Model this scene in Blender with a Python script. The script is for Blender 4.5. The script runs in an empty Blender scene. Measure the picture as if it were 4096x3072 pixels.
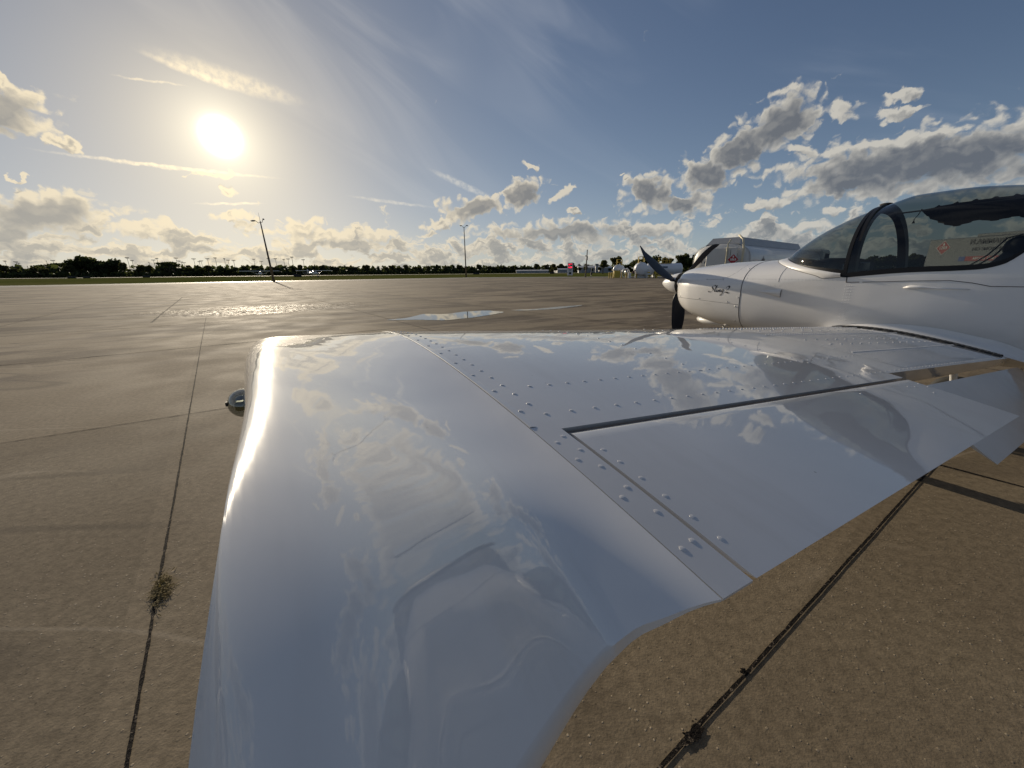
import bpy, math, random
import numpy as np
from mathutils import Vector, Matrix

random.seed(7); rng = np.random.default_rng(7)
R = math.radians
scene = bpy.context.scene
COL = scene.collection

# ------------------------------------------------------------------ camera
H_CAM = 1.35; FPX = 380.0
PITCH = math.atan((384 - 271.3) / FPX); ROLL = R(0.45); PSI = R(30.16)
cam_d = bpy.data.cameras.new('camera'); cam = bpy.data.objects.new('camera', cam_d); COL.objects.link(cam)
cam_d.sensor_width = 36; cam_d.lens = FPX / 1024 * 36; cam_d.clip_start = 0.02; cam_d.clip_end = 6000
cam.matrix_world = Matrix.Translation((0, 0, H_CAM)) @ Matrix.Rotation(R(90) - PITCH, 4, 'X') @ Matrix.Rotation(-ROLL, 4, 'Z')
scene.camera = cam

# ------------------------------------------------------------------ light
SUN_AZ, SUN_EL = -33.6, 14.1
sun_dir = Vector((math.sin(R(SUN_AZ)) * math.cos(R(SUN_EL)), math.cos(R(SUN_AZ)) * math.cos(R(SUN_EL)), math.sin(R(SUN_EL))))
sd = bpy.data.lights.new('sun_lamp', 'SUN'); so = bpy.data.objects.new('sun_lamp', sd); COL.objects.link(so)
sd.energy = 4.8; sd.angle = R(0.6); sd.color = (1.0, 0.86, 0.66)
so.rotation_euler = sun_dir.to_track_quat('Z', 'Y').to_euler()
scene.view_settings.view_transform = 'Standard'; scene.view_settings.look = 'None'
scene.view_settings.exposure = 0.0; scene.view_settings.gamma = 1.0

# ---- node helpers
class NT:
    def __init__(s, tree): s.t = tree; s.n = tree.nodes; s.l = tree.links
    def node(s, typ, **kw):
        nd = s.n.new(typ)
        for k, v in kw.items(): setattr(nd, k, v)
        return nd
    def put(s, sock, v):
        if v is None: return
        if isinstance(v, (int, float)):
            try: sock.default_value = v
            except TypeError: sock.default_value = (v, v, v)
        elif isinstance(v, (tuple, list)):
            v = tuple(v)
            if len(sock.default_value) == 4 and len(v) == 3: v = v + (1,)
            sock.default_value = v
        else: s.l.new(v, sock)
    def m(s, op, a, b=None, c=None, clamp=False):
        nd = s.node('ShaderNodeMath', operation=op, use_clamp=clamp)
        s.put(nd.inputs[0], a); s.put(nd.inputs[1], b); s.put(nd.inputs[2], c)
        return nd.outputs[0]
    def v(s, op, a, b=None, scale=None):
        nd = s.node('ShaderNodeVectorMath', operation=op)
        s.put(nd.inputs[0], a); s.put(nd.inputs[1], b)
        if scale is not None: s.put(nd.inputs['Scale'], scale)
        return nd.outputs['Value'] if op in ('LENGTH', 'DOT_PRODUCT') else nd.outputs[0]
    def noise(s, vec, scale=1, detail=2, rough=.5, dist=0, col=False, dim='3D'):
        nd = s.node('ShaderNodeTexNoise', noise_dimensions=dim)
        s.put(nd.inputs['Vector'], vec); s.put(nd.inputs['Scale'], scale); s.put(nd.inputs['Detail'], detail)
        s.put(nd.inputs['Roughness'], rough); s.put(nd.inputs['Distortion'], dist)
        return nd.outputs['Color'] if col else nd.outputs['Fac']
    def voro(s, vec, scale=1, feature='F1', out='Distance', rand=1, dim='3D'):
        nd = s.node('ShaderNodeTexVoronoi', feature=feature, voronoi_dimensions=dim)
        s.put(nd.inputs['Vector'], vec); s.put(nd.inputs['Scale'], scale); s.put(nd.inputs['Randomness'], rand)
        return nd.outputs[out]
    def mapr(s, v, a, b, c=0, d=1, smooth=True):
        nd = s.node('ShaderNodeMapRange', interpolation_type='SMOOTHSTEP' if smooth else 'LINEAR')
        s.put(nd.inputs[0], v); s.put(nd.inputs[1], a); s.put(nd.inputs[2], b); s.put(nd.inputs[3], c); s.put(nd.inputs[4], d)
        return nd.outputs[0]
    def mapping(s, vec, loc=(0, 0, 0), rot=(0, 0, 0), sc=(1, 1, 1), typ='POINT'):
        nd = s.node('ShaderNodeMapping', vector_type=typ)
        s.put(nd.inputs['Vector'], vec); s.put(nd.inputs['Location'], loc); s.put(nd.inputs['Rotation'], rot); s.put(nd.inputs['Scale'], sc)
        return nd.outputs[0]
    def mix(s, f, a, b, mode='MIX'):
        nd = s.node('ShaderNodeMix', data_type='RGBA', blend_type=mode)
        s.put(nd.inputs[0], f); s.put(nd.inputs[6], a); s.put(nd.inputs[7], b)
        return nd.outputs[2]
    def comb(s, x, y, z=0.0):
        nd = s.node('ShaderNodeCombineXYZ'); s.put(nd.inputs[0], x); s.put(nd.inputs[1], y); s.put(nd.inputs[2], z)
        return nd.outputs[0]
    def sep(s, v):
        nd = s.node('ShaderNodeSeparateXYZ'); s.put(nd.inputs[0], v); return nd.outputs
    def bump(s, h, strength=.3, dist=.01, normal=None):
        nd = s.node('ShaderNodeBump'); s.put(nd.inputs['Height'], h); s.put(nd.inputs['Strength'], strength); s.put(nd.inputs['Distance'], dist)
        if normal is not None: s.put(nd.inputs['Normal'], normal)
        return nd.outputs[0]

# ------------------------------------------------------------------ sky
CLOUDS = [(44, 9.6, 11.6, 2.9, 175.8), (38.97, 8.8, 4.6, 1.8, -176.7), (32.17, 7.4, 2.6, 0.7, -175.5), (42.53, 11.7, 7.1, 0.9, -176.8),
 (31.86, 15.2, 3.5, 2.5, -151.2), (28.3, 13.2, 3.6, 2.5, -156.4), (24.51, 11.2, 3.4, 2.2, -164.2), (18.19, 9.6, 3.5, 2.1, -174.1),
 (22.51, 8.1, 3.3, 1.3, -176.3), (36.68, 15.51, 1.68, 0.8, -177.2), (33.72, 12.4, 1.5, 0.5, 167.7), (41.0, 14.53, 1.88, 0.45, -177.0),
 (41.58, 15.58, 1.4, 0.35, -171.1), (-5.28, 8.4, 4.3, 1.5, -172.3), (1.73, 10.1, 3.1, 1.4, -164.3), (-9.79, 6.6, 3.18, 0.8, -161.0),
 (7.08, 9.98, 1.9, 0.6, -150.1), (2.66, 13.22, 1.4, 0.4, 178.9), (8.72, 7.85, 1.1, 0.4, 177.8), (7.22, 5.3, 11.8, 1.45, 178.8),
 (18.62, 5.05, 6.0, 1.0, 172.8), (33.69, 4.32, 4.69, 0.86, 179.6), (37.56, 6.34, 1.46, 0.42, 172.9), (14.69, 11.6, 0.53, 0.2, 175.2),
 (-49.6, 12.9, 4.2, 2.2, 20.0), (-48.9, 15.4, 1.2, 0.5, 68.1), (-45.9, 11.62, 0.8, 0.5, 177.9), (-48.6, 5.5, 5.4, 1.7, -170.8),
 (-51.5, 3.3, 4.0, 1.2, -158.4), (-49.51, 8.1, 0.64, 0.14, -170.1), (-34.77, 10.59, 2.1, 0.32, -168.7), (-34.28, 8.74, 0.9, 0.7, -154.1),
 (-34.09, 6.24, 1.5, 0.5, -168.9), (-26.78, 6.0, 3.0, 0.8, -171.0), (-41.5, 4.6, 2.4, 0.7, -168.9), (-22.5, 4.6, 9.0, 1.0, -178.0),
 (55.0, 8.0, 8.0, 2.0, 175.0), (41.26, 1.3, 2.3, 0.8, -154.3)]
STREAKS = [(-38.28, 10.63, 9.4, .22, -179.7, 1.0), (-6.43, 11.08, 4.75, .45, 158, .55), (-15.71, 8.81, 5.5, .25, 175, .5), (-38.51, 17.8, 2.9, .11, -175, .55),
 (-31.66, 19.3, 7.0, .95, 173, .55), (-34.81, 19.2, 4.3, .4, 170, .6), (-33.84, 7.61, 3.3, .16, -175, .8)]

def density_group():
    g = bpy.data.node_groups.new('cloud_density', 'ShaderNodeTree')
    g.interface.new_socket('Vector', in_out='INPUT', socket_type='NodeSocketVector')
    g.interface.new_socket('Density', in_out='OUTPUT', socket_type='NodeSocketFloat')
    g.interface.new_socket('Thick', in_out='OUTPUT', socket_type='NodeSocketFloat')
    T = NT(g); gi = T.node('NodeGroupInput'); go = T.node('NodeGroupOutput')
    P = gi.outputs[0]
    def warp(vec, sc, det, amp):
        nx = T.noise(vec, sc, det, .6, dim='2D'); ny = T.noise(T.v('ADD', vec, (37.1, 11.7, 0)), sc, det, .6, dim='2D')
        return T.v('SUBTRACT', T.v('SCALE', T.comb(nx, ny, .5), scale=amp), (amp / 2, amp / 2, amp / 2))
    Q = T.v('MULTIPLY', T.v('ADD', warp(P, .25, 2, 3.0), warp(P, 1.0, 4, 1.3)), (1, .72, 0))
    Pw = T.v('MULTIPLY', T.v('ADD', P, Q), (1, 1, 0))
    D = None; Dbig = None
    for (x, y, a, b, r) in sorted(CLOUDS, key=lambda c: c[3] < 1.15):
        if b < 1.15 and Dbig is None: Dbig = D
        Pi = Pw if D is None else T.v('ADD', Pw, T.m('MULTIPLY', D, 1e-6))
        rr_ = ((r + 90) % 180) - 90
        if abs(rr_) < 7.5:
            nd = T.node('ShaderNodeVectorMath', operation='MULTIPLY_ADD'); T.put(nd.inputs[0], Pi); T.put(nd.inputs[1], (1 / a, 1 / b, 0)); T.put(nd.inputs[2], (-x / a, -y / b, 0))
            ln = T.v('LENGTH', nd.outputs[0])
        else:
            cr, sr = math.cos(R(rr_)), math.sin(R(rr_)); Q0 = T.v('SUBTRACT', Pi, (x, y, 0))
            ln = T.v('LENGTH', T.comb(T.v('DOT_PRODUCT', Q0, (cr / a, sr / a, 0)), T.v('DOT_PRODUCT', Q0, (-sr / b, cr / b, 0)), 0.0))
        if D is None: D = ln
        else:
            nd = T.node('ShaderNodeMath', operation='SMOOTH_MIN'); T.put(nd.inputs[0], D); T.put(nd.inputs[1], ln); T.put(nd.inputs[2], .22); D = nd.outputs[0]
    fb = T.noise(T.v('MULTIPLY', Pw, (1, 1.5, 1)), .42, 6, .47, dim='2D')
    vo = T.voro(T.v('MULTIPLY', Pw, (1, 1.3, 1)), .75, 'F1', dim='2D')
    D1 = T.m('SUBTRACT', 1.12, T.m('MINIMUM', D, 4.0))
    puff = T.m('ADD', T.m('MULTIPLY', T.m('SUBTRACT', fb, .5), 1.3), T.m('MULTIPLY', T.m('SUBTRACT', .42, vo), .75))
    d = T.m('ADD', D1, puff)
    thick1 = T.m('ADD', T.m('MAXIMUM', T.m('SUBTRACT', 1.1, T.m('MINIMUM', Dbig, 4.0)), T.m('MULTIPLY', D1, .45)), T.m('MULTIPLY', puff, .5))
    # low cloud bank toward the horizon (perspective compressed)
    s = T.sep(Pw)
    vv = T.m('MULTIPLY', T.m('LOGARITHM', T.m('MAXIMUM', T.m('ADD', s[1], 2.2), .3), 2.718), 11.5)
    q = T.comb(s[0], vv, 3.7)
    nb = T.m('ADD', T.noise(q, .27, 6, .55, dim='2D'), T.m('MULTIPLY', T.m('SUBTRACT', .42, T.voro(q, .42, 'F1', dim='2D')), .14))
    th = T.mapr(s[1], 3.4, 9.0, .41, .78, False)
    db = T.m('MULTIPLY', T.m('SUBTRACT', nb, th), 4.6)
    thick = T.m('MAXIMUM', thick1, T.m('MULTIPLY', db, .75))
    d = T.m('MAXIMUM', d, db)
    T.l.new(thick, go.inputs[1])
    T.l.new(d, go.inputs[0])
    return g

world = bpy.data.worlds.new('World'); scene.world = world; world.use_nodes = True
W = NT(world.node_tree); W.n.clear()
out = W.node('ShaderNodeOutputWorld')
tc = W.node('ShaderNodeTexCoord')
dirv = W.v('NORMALIZE', tc.outputs['Generated'])
sx = W.sep(dirv)
az = W.m('MULTIPLY', W.m('ARCTAN2', sx[0], sx[1]), 57.29578)
el = W.m('MULTIPLY', W.m('ARCSINE', sx[2]), 57.29578)
AE = W.comb(az, el, 0)
sky = W.node('ShaderNodeTexSky', sky_type='NISHITA'); sky.sun_disc = False
sky.sun_elevation = R(SUN_EL); sky.sun_rotation = R(SUN_AZ); sky.air_density = 1.0; sky.dust_density = .35; sky.ozone_density = 1.6
SKY_K = .068
skyc = W.v('SCALE', sky.outputs[0], scale=SKY_K)
sky_lin = skyc
den_ = W.v('ADD', W.v('SCALE', skyc, scale=1.15), (1, 1, 1)); skyc = W.v('DIVIDE', skyc, den_)
skyc = W.v('MULTIPLY', skyc, (.86, .93, 1.17)); sky_soft = skyc
dg = density_group()
def dens(vec):
    nd = W.node('ShaderNodeGroup'); nd.node_tree = dg; W.l.new(vec, nd.inputs[0]); return nd.outputs
toSun = W.v('SUBTRACT', (SUN_AZ, SUN_EL + 8, 0), AE)
off = W.v('ADD', W.v('SCALE', W.v('NORMALIZE', toSun), scale=.55), (0, .40, 0))
o0 = dens(AE); d0 = o0[0]; d1 = dens(W.v('ADD', W.v('ADD', AE, off), W.m('MULTIPLY', d0, 1e-6)))[0]
alpha = W.mapr(d0, -.05, .46)
tau = W.mapr(o0[1], .05, .80)
lit = W.m('MULTIPLY', W.m('SUBTRACT', d0, d1), 1.5)
lit = W.m('MAXIMUM', W.m('MINIMUM', lit, 1.0), -1.0)
core = W.m('SUBTRACT', tau, W.m('MULTIPLY', lit, W.m('ADD', .18, W.m('MULTIPLY', W.m('SUBTRACT', 1.0, tau), .45))), clamp=True)
ang = W.m('MULTIPLY', W.m('ARCCOSINE', W.v('DOT_PRODUCT', dirv, tuple(sun_dir))), 57.29578)
prox = W.m('EXPONENT', W.m('DIVIDE', ang, -30.0))
bright = W.mix(prox, (.48, .475, .45), (1.06, .88, .58))
dark = W.mix(prox, (.085, .105, .14), (.52, .48, .41))
low = W.mapr(el, 9.0, 1.0)
dark = W.mix(W.m('MULTIPLY', low, .6), dark, W.mix(prox, (.24, .27, .29), (.66, .58, .44)))
cloud = W.mix(core, bright, dark)
# thin high cirrus
rot = W.mapping(AE, rot=(0, 0, R(28)), sc=(1, 1, 1))
ci = W.noise(W.mapping(rot, sc=(.022, .12, 1)), 1, 5, .55, .6, dim='2D')
cim = W.noise(W.mapping(AE, loc=(5, 9, 2), sc=(.03, .05, 1)), 1, 2, dim='2D')
cir = W.m('MULTIPLY', W.mapr(ci, .45, .78), W.mapr(cim, .38, .62))
cir = W.m('MULTIPLY', cir, .24)
skyc = W.mix(cir, skyc, W.mix(prox, (.33, .38, .47), (.78, .76, .76)))
wn = W.noise(AE, .9, 3, col=True, dim='2D')
AEw = W.v('ADD', AE, W.v('MULTIPLY', W.v('SUBTRACT', wn, (.5, .5, .5)), (.6, .35, 0)))
for (x, y, a, b, r, k) in STREAKS:
    ln = W.v('LENGTH', W.mapping(W.v('ADD', AEw, W.v('SCALE', skyc, scale=1e-6)), loc=(x, y, 0), rot=(0, 0, R(r)), sc=(a, b, 1), typ='TEXTURE'))
    mk = W.m('MULTIPLY', W.mapr(ln, 1.15, .35), W.mapr(W.noise(AE, 1.6, 3, .6, dim='2D'), .25, .7, .35, 1))
    skyc = W.mix(W.m('MULTIPLY', mk, k * .75), skyc, W.mix(prox, (.5, .54, .58), (1.15, 1.0, .74)))
# aureole of the sun in thin haze
g1 = W.m('MULTIPLY', W.m('EXPONENT', W.m('DIVIDE', ang, -7.5)), .32)
g2 = W.m('MULTIPLY', W.m('EXPONENT', W.m('DIVIDE', ang, -26.0)), .11)
gl = W.v('ADD', W.v('SCALE', (1.0, .80, .44), scale=g1), W.v('SCALE', (1.0, .94, .82), scale=g2))
hz = W.m('MULTIPLY', W.m('EXPONENT', W.m('DIVIDE', W.m('MAXIMUM', el, 0.0), -9.0)), .20)
gl = W.v('ADD', gl, W.v('SCALE', W.mix(prox, (.62, .85, 1.05), (1.0, .92, .70)), scale=hz))
skyc = W.mix(W.m('EXPONENT', W.m('DIVIDE', ang, -16.0)), skyc, W.v('MULTIPLY', skyc, (1.08, .94, .68)))
base = W.v('ADD', skyc, gl)
full = W.mix(alpha, base, W.v('ADD', cloud, W.v('SCALE', gl, scale=.22)))
core_s = W.m('MULTIPLY', W.m('EXPONENT', W.m('MULTIPLY', W.m('POWER', W.m('DIVIDE', ang, .98), 2.0), -1.0)), 14.0)
core_t = W.m('MULTIPLY', W.m('EXPONENT', W.m('DIVIDE', ang, -2.4)), .8)
full = W.v('ADD', full, W.v('SCALE', (1.0, .93, .72), scale=W.m('ADD', core_s, core_t)))
bg = W.node('ShaderNodeBackground'); W.l.new(full, bg.inputs[0]); bg.inputs[1].default_value = 1.0
# open sky away from the cloud fields (high up and behind)
veil = W.mapr(W.noise(AE, .035, 3, .5, dim='2D'), .35, .65, .06, .30)
plain = W.v('ADD', W.mix(veil, sky_soft, (.40, .42, .45)), gl)
bg2 = W.node('ShaderNodeBackground'); W.l.new(plain, bg2.inputs[0])
inwin = W.m('MULTIPLY', W.m('MULTIPLY', W.m('LESS_THAN', el, 34.0), W.m('GREATER_THAN', el, -.6)), W.m('MULTIPLY', W.m('LESS_THAN', az, 78.0), W.m('GREATER_THAN', az, -78.0)))
mxs = W.node('ShaderNodeMixShader'); W.l.new(inwin, mxs.inputs[0]); W.l.new(bg2.outputs[0], mxs.inputs[1]); W.l.new(bg.outputs[0], mxs.inputs[2])
W.l.new(mxs.outputs[0], out.inputs[0])
world.cycles.sampling_method = 'MANUAL'; world.cycles.sample_map_resolution = 1024

# ------------------------------------------------------------------ materials
def mat(name, color=(.5, .5, .5), rough=.5, metal=0, coat=0, spec=.5, build=None, emis=None, trans=0, alpha=None):
    m_ = bpy.data.materials.new(name); m_.use_nodes = True
    T = NT(m_.node_tree); b = T.n['Principled BSDF']
    b.inputs['Base Color'].default_value = tuple(color) + (1,)
    b.inputs['Roughness'].default_value = rough; b.inputs['Metallic'].default_value = metal
    b.inputs['Coat Weight'].default_value = coat; b.inputs['Coat Roughness'].default_value = .02
    b.inputs['Specular IOR Level'].default_value = spec
    if emis: b.inputs['Emission Color'].default_value = tuple(emis[0]) + (1,); b.inputs['Emission Strength'].default_value = emis[1]
    if trans: b.inputs['Transmission Weight'].default_value = trans
    if build: build(T, b)
    return m_
def varied(T, b, col, amt=.12, scale=3.0, bumpk=0, bd=.002):
    tcn = T.node('ShaderNodeTexCoord').outputs['Object']
    n = T.noise(tcn, scale, 5, .6)
    c2 = tuple(c * (1 - amt * 2.2) for c in col); c1 = tuple(min(1, c * (1 + amt)) for c in col)
    T.put(b.inputs['Base Color'], T.mix(n, c2, c1))
    if bumpk: T.put(b.inputs['Normal'], T.bump(T.noise(tcn, scale * 12, 4), bumpk, bd))
def vmat(name, col, rough=.5, amt=.12, scale=3.0, bumpk=0, **kw):
    return mat(name, col, rough, build=lambda T, b: varied(T, b, col, amt, scale, bumpk), **kw)

def paint(T, b, col, wav=.0005, wscale=2.2, dirt=.06):
    o = T.node('ShaderNodeTexCoord').outputs['Object']
    n = T.noise(o, 1.6, 6, .65)
    c0 = T.mix(T.mapr(n, .35, .75), tuple(c * (1 - dirt) for c in col), col)
    sp_ = T.voro(o, 16, out='Distance'); cc_ = T.sep(T.voro(o, 16, out='Color'))
    bug = T.m('MULTIPLY', T.mapr(sp_, .035, .018), T.m('GREATER_THAN', cc_[0], .6))
    grime = T.m('MULTIPLY', T.mapr(T.noise(T.mapping(o, sc=(9, 1.1, 4)), 1, 5, .65), .54, .74), .20)
    c0 = T.mix(grime, c0, (.36, .33, .28))
    T.put(b.inputs['Base Color'], T.mix(T.m('MULTIPLY', bug, .7), c0, (.16, .13, .10)))
    h = T.noise(o, wscale, 2, .4)
    fine = T.noise(o, 380, 2, .5)
    nb = T.bump(h, 1.0, wav * 1.0)
    T.put(b.inputs['Coat Normal'], T.bump(fine, .02, .0002, nb)); T.put(b.inputs['Normal'], nb)
    sp = T.mapr(T.noise(o, 60, 3, .7), .62, .74)
    T.put(b.inputs['Coat Roughness'], T.m('ADD', T.m('MULTIPLY', sp, .05), .015))
M_WING = mat('white_wing_paint', rough=.34, coat=1.0, spec=.35, build=lambda T, b: paint(T, b, (.60, .595, .59), .005, 1.9, .1))
M_TIP = mat('white_gelcoat', rough=.32, coat=1.0, spec=.35, build=lambda T, b: paint(T, b, (.76, .745, .725), .0045, 4.0, .07))
M_BODY = mat('white_body_paint', rough=.3, coat=.8, spec=.4, build=lambda T, b: paint(T, b, (.80, .79, .775), .004, 1.7))
M_DGREY = vmat('dark_seam', (.06, .06, .065), .6)
M_SCREW = mat('screw_steel', (.25, .25, .26), .35, .8)
M_BLACKP = mat('black_frame_paint', (.004, .005, .008), .45, spec=.25)
M_RUBBER = vmat('black_rubber', (.018, .018, .018), .75, .2, 30, .3)
M_PROP = mat('black_composite', (.006, .010, .022), .42, spec=.25)
M_FABR = vmat('brown_fabric', (.045, .037, .030), .95, .3, 40, .4)
M_SEAT = vmat('dark_leather', (.02, .022, .028), .55, .2, 20, .2)
M_BELT = vmat('seat_belt_webbing', (.10, .10, .095), .8, .2, 60, .3)
M_LINER = vmat('dark_cockpit_liner', (.02, .02, .022), .8)
M_METAL = vmat('brushed_metal', (.45, .45, .46), .35, .1, 8, metal=.9)
M_CHROME = mat('chrome', (.7, .7, .7), .08, 1.0)
M_LETTER = mat('dark_lettering', (.02, .022, .035), .4)
def glass_mat(name, tint, refl=.02, extra=.0):
    m_ = bpy.data.materials.new(name); m_.use_nodes = True; T = NT(m_.node_tree); T.n.clear()
    o = T.node('ShaderNodeOutputMaterial'); tr = T.node('ShaderNodeBsdfTransparent'); gl_ = T.node('ShaderNodeBsdfGlossy'); mx = T.node('ShaderNodeMixShader')
    tr.inputs[0].default_value = tuple(tint) + (1,); gl_.inputs['Roughness'].default_value = .015; gl_.inputs[0].default_value = (1, 1, 1, 1)
    fr = T.node('ShaderNodeFresnel'); fr.inputs[0].default_value = 1.49; bf = T.node('ShaderNodeNewGeometry').outputs['Backfacing']
    T.l.new(T.m('MULTIPLY', T.m('ADD', fr.outputs[0], extra), T.m('SUBTRACT', 1.0, bf)), mx.inputs[0]); T.l.new(tr.outputs[0], mx.inputs[1]); T.l.new(gl_.outputs[0], mx.inputs[2]); T.l.new(mx.outputs[0], o.inputs[0])
    return m_
M_CANOPY = glass_mat('tinted_canopy_acrylic', (.43, .46, .45))
M_LENS = glass_mat('clear_light_lens', (.42, .44, .42), extra=.10)

# ------------------------------------------------------------------ object helpers
def link(o, parent=None):
    COL.objects.link(o)
    if parent: o.parent = parent
    return o
def tag(o, label=None, cat=None, group=None, kind=None):
    if label: o['label'] = label
    if cat: o['category'] = cat
    if group: o['group'] = group
    if kind: o['kind'] = kind
    return o
def empty(name, loc, rz=0, label=None, cat=None, group=None, scale=1):
    o = bpy.data.objects.new(name, None); COL.objects.link(o); o.location = loc; o.rotation_euler = (0, 0, rz); o.scale = (scale,) * 3
    o.empty_display_size = .2
    return tag(o, label, cat, group)
class MB:
    def __init__(s): s.v = []; s.f = []
    def add(s, vs, fs):
        k = len(s.v); s.v += [tuple(map(float, p)) for p in vs]; s.f += [tuple(i + k for i in f) for f in fs]; return s
    def box(s, c, d, rz=0, bev=0):
        x, y, z = d[0] / 2, d[1] / 2, d[2] / 2; cs, sn = math.cos(rz), math.sin(rz)
        if bev:
            b = min(bev, x * .9, y * .9, z * .9); pts = []
            for zz, ins in ((-z, b), (-z + b, 0), (z - b, 0), (z, b)):
                for (px, py) in ((-x + b + 0, -y + ins), (x - b, -y + ins), (x - ins, -y + b), (x - ins, y - b), (x - b, y - ins), (-x + b, y - ins), (-x + ins, y - b), (-x + ins, -y + b)):
                    pts.append((c[0] + px * cs - py * sn, c[1] + px * sn + py * cs, c[2] + zz))
            fs = [tuple(range(7, -1, -1)), tuple(range(24, 32))]
            for k in range(3):
                for i in range(8): fs.append((k * 8 + i, k * 8 + (i + 1) % 8, k * 8 + 8 + (i + 1) % 8, k * 8 + 8 + i))
            return s.add(pts, fs)
        pts = [(c[0] + px * cs - py * sn, c[1] + px * sn + py * cs, c[2] + pz) for pz in (-z, z) for (px, py) in ((-x, -y), (x, -y), (x, y), (-x, y))]
        return s.add(pts, [(3, 2, 1, 0), (4, 5, 6, 7), (0, 1, 5, 4), (1, 2, 6, 5), (2, 3, 7, 6), (3, 0, 4, 7)])
    def tube(s, path, r, n=8, caps=True, flat=1.0):
        path = [Vector(p) for p in path]; m = len(path); rs = r if hasattr(r, '__len__') else [r] * m
        vs = []; up = Vector((0, 0, 1))
        for i, p in enumerate(path):
            t = (path[min(i + 1, m - 1)] - path[max(i - 1, 0)]).normalized()
            a = t.cross(up)
            if a.length < .05: a = t.cross(Vector((1, 0, 0)))
            a.normalize(); b = a.cross(t)
            for k in range(n):
                th = 2 * math.pi * k / n; vs.append(p + a * math.cos(th) * rs[i] + b * math.sin(th) * rs[i] * flat)
        fs = [(i * n + k, i * n + (k + 1) % n, i * n + n + (k + 1) % n, i * n + n + k) for i in range(m - 1) for k in range(n)]
        if caps: fs += [tuple(range(n - 1, -1, -1)), tuple(range((m - 1) * n, m * n))]
        return s.add(vs, fs)
    def lathe(s, prof, c=(0, 0, 0), axis='Z', n=20):
        vs = []
        for (r, h) in prof:
            for k in range(n):
                t = 2 * math.pi * k / n; a, b = r * math.cos(t), r * math.sin(t)
                vs.append({'Z': (c[0] + a, c[1] + b, c[2] + h), 'Y': (c[0] + a, c[1] + h, c[2] + b), 'X': (c[0] + h, c[1] + a, c[2] + b)}[axis])
        m = len(prof)
        fs = [(i * n + k, i * n + (k + 1) % n, i * n + n + (k + 1) % n, i * n + n + k) for i in range(m - 1) for k in range(n)]
        fs += [tuple(range(n)), tuple(range((m - 1) * n, m * n))]
        return s.add(vs, fs)
    def grid(s, P, close=False):
        nu, nv = len(P), len(P[0]); vs = [p for row in P for p in row]; fs = []
        for i in range(nu - 1):
            for j in range(nv if close else nv - 1):
                j2 = (j + 1) % nv; fs.append((i * nv + j, i * nv + j2, (i + 1) * nv + j2, (i + 1) * nv + j))
        return s.add(vs, fs)
    def fan(s, pts): return s.add(pts, [tuple(range(len(pts)))])
    def ellipsoid(s, c, r, nu=10, nv=14):
        P = [[(c[0] + r[0] * math.sin(t) * math.cos(u), c[1] + r[1] * math.sin(t) * math.sin(u), c[2] + r[2] * math.cos(t)) for u in [2 * math.pi * k / nv for k in range(nv)]] for t in [math.pi * (k + .001) / nu for k in range(nu + 1)]]
        return s.grid(P, True)
    def build(s, name, m_, parent=None, smooth=False, angle=None, fix=True):
        me = bpy.data.meshes.new(name); me.from_pydata(s.v, [], s.f); me.validate(); 
        if fix:
            import bmesh
            bm = bmesh.new(); bm.from_mesh(me); bmesh.ops.remove_doubles(bm, verts=bm.verts, dist=1e-5); bmesh.ops.recalc_face_normals(bm, faces=bm.faces); bm.to_mesh(me); bm.free()
        me.materials.append(m_)
        if smooth: me.polygons.foreach_set('use_smooth', [True] * len(me.polygons))
        if smooth and angle: me.set_sharp_from_angle(angle=R(angle))
        o = bpy.data.objects.new(name, me); return link(o, parent)
def text_mesh(txt, size, bold=0.0, name='lettering'):
    cu = bpy.data.curves.new(name, 'FONT'); cu.body = txt; cu.size = size; cu.align_x = 'CENTER'; cu.align_y = 'CENTER'; cu.offset = bold; cu.extrude = .004
    o = bpy.data.objects.new(name, cu); COL.objects.link(o); dgp = bpy.context.evaluated_depsgraph_get(); dgp.update()
    me = bpy.data.meshes.new_from_object(o.evaluated_get(dgp)); bpy.data.objects.remove(o); return me
def text_obj(txt, size, m_, parent, loc, xdir, ydir, bold=0.0, name='lettering', sx_=1.0):
    me = text_mesh(txt, size, bold, name); me.materials.clear(); me.materials.append(m_)
    x = Vector(xdir).normalized(); y = Vector(ydir).normalized(); z = x.cross(y)
    M = Matrix(((x.x * sx_, y.x, z.x, loc[0]), (x.y * sx_, y.y, z.y, loc[1]), (x.z * sx_, y.z, z.z, loc[2]), (0, 0, 0, 1)))
    me.transform(M); o = bpy.data.objects.new(name, me); return link(o, parent)
def interp(xs, ys, x):
    # monotone-ish cubic through the stations
    xs = list(xs); ys = list(ys)
    if xs[0] > xs[-1]: xs = xs[::-1]; ys = ys[::-1]
    if x <= xs[0]: return ys[0]
    if x >= xs[-1]: return ys[-1]
    i = max(k for k in range(len(xs) - 1) if xs[k] <= x)
    def sl(k):
        if k == 0: return (ys[1] - ys[0]) / (xs[1] - xs[0])
        if k == len(xs) - 1: return (ys[-1] - ys[-2]) / (xs[-1] - xs[-2])
        a = (ys[k] - ys[k - 1]) / (xs[k] - xs[k - 1]); b = (ys[k + 1] - ys[k]) / (xs[k + 1] - xs[k])
        return 0 if a * b <= 0 else 2 * a * b / (a + b)
    h_ = xs[i + 1] - xs[i]; t = (x - xs[i]) / h_
    return (2 * t**3 - 3 * t**2 + 1) * ys[i] + (t**3 - 2 * t**2 + t) * h_ * sl(i) + (-2 * t**3 + 3 * t**2) * ys[i + 1] + (t**3 - t**2) * h_ * sl(i + 1)
def smooth01(t): t = max(0., min(1., t)); return t * t * (3 - 2 * t)

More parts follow.
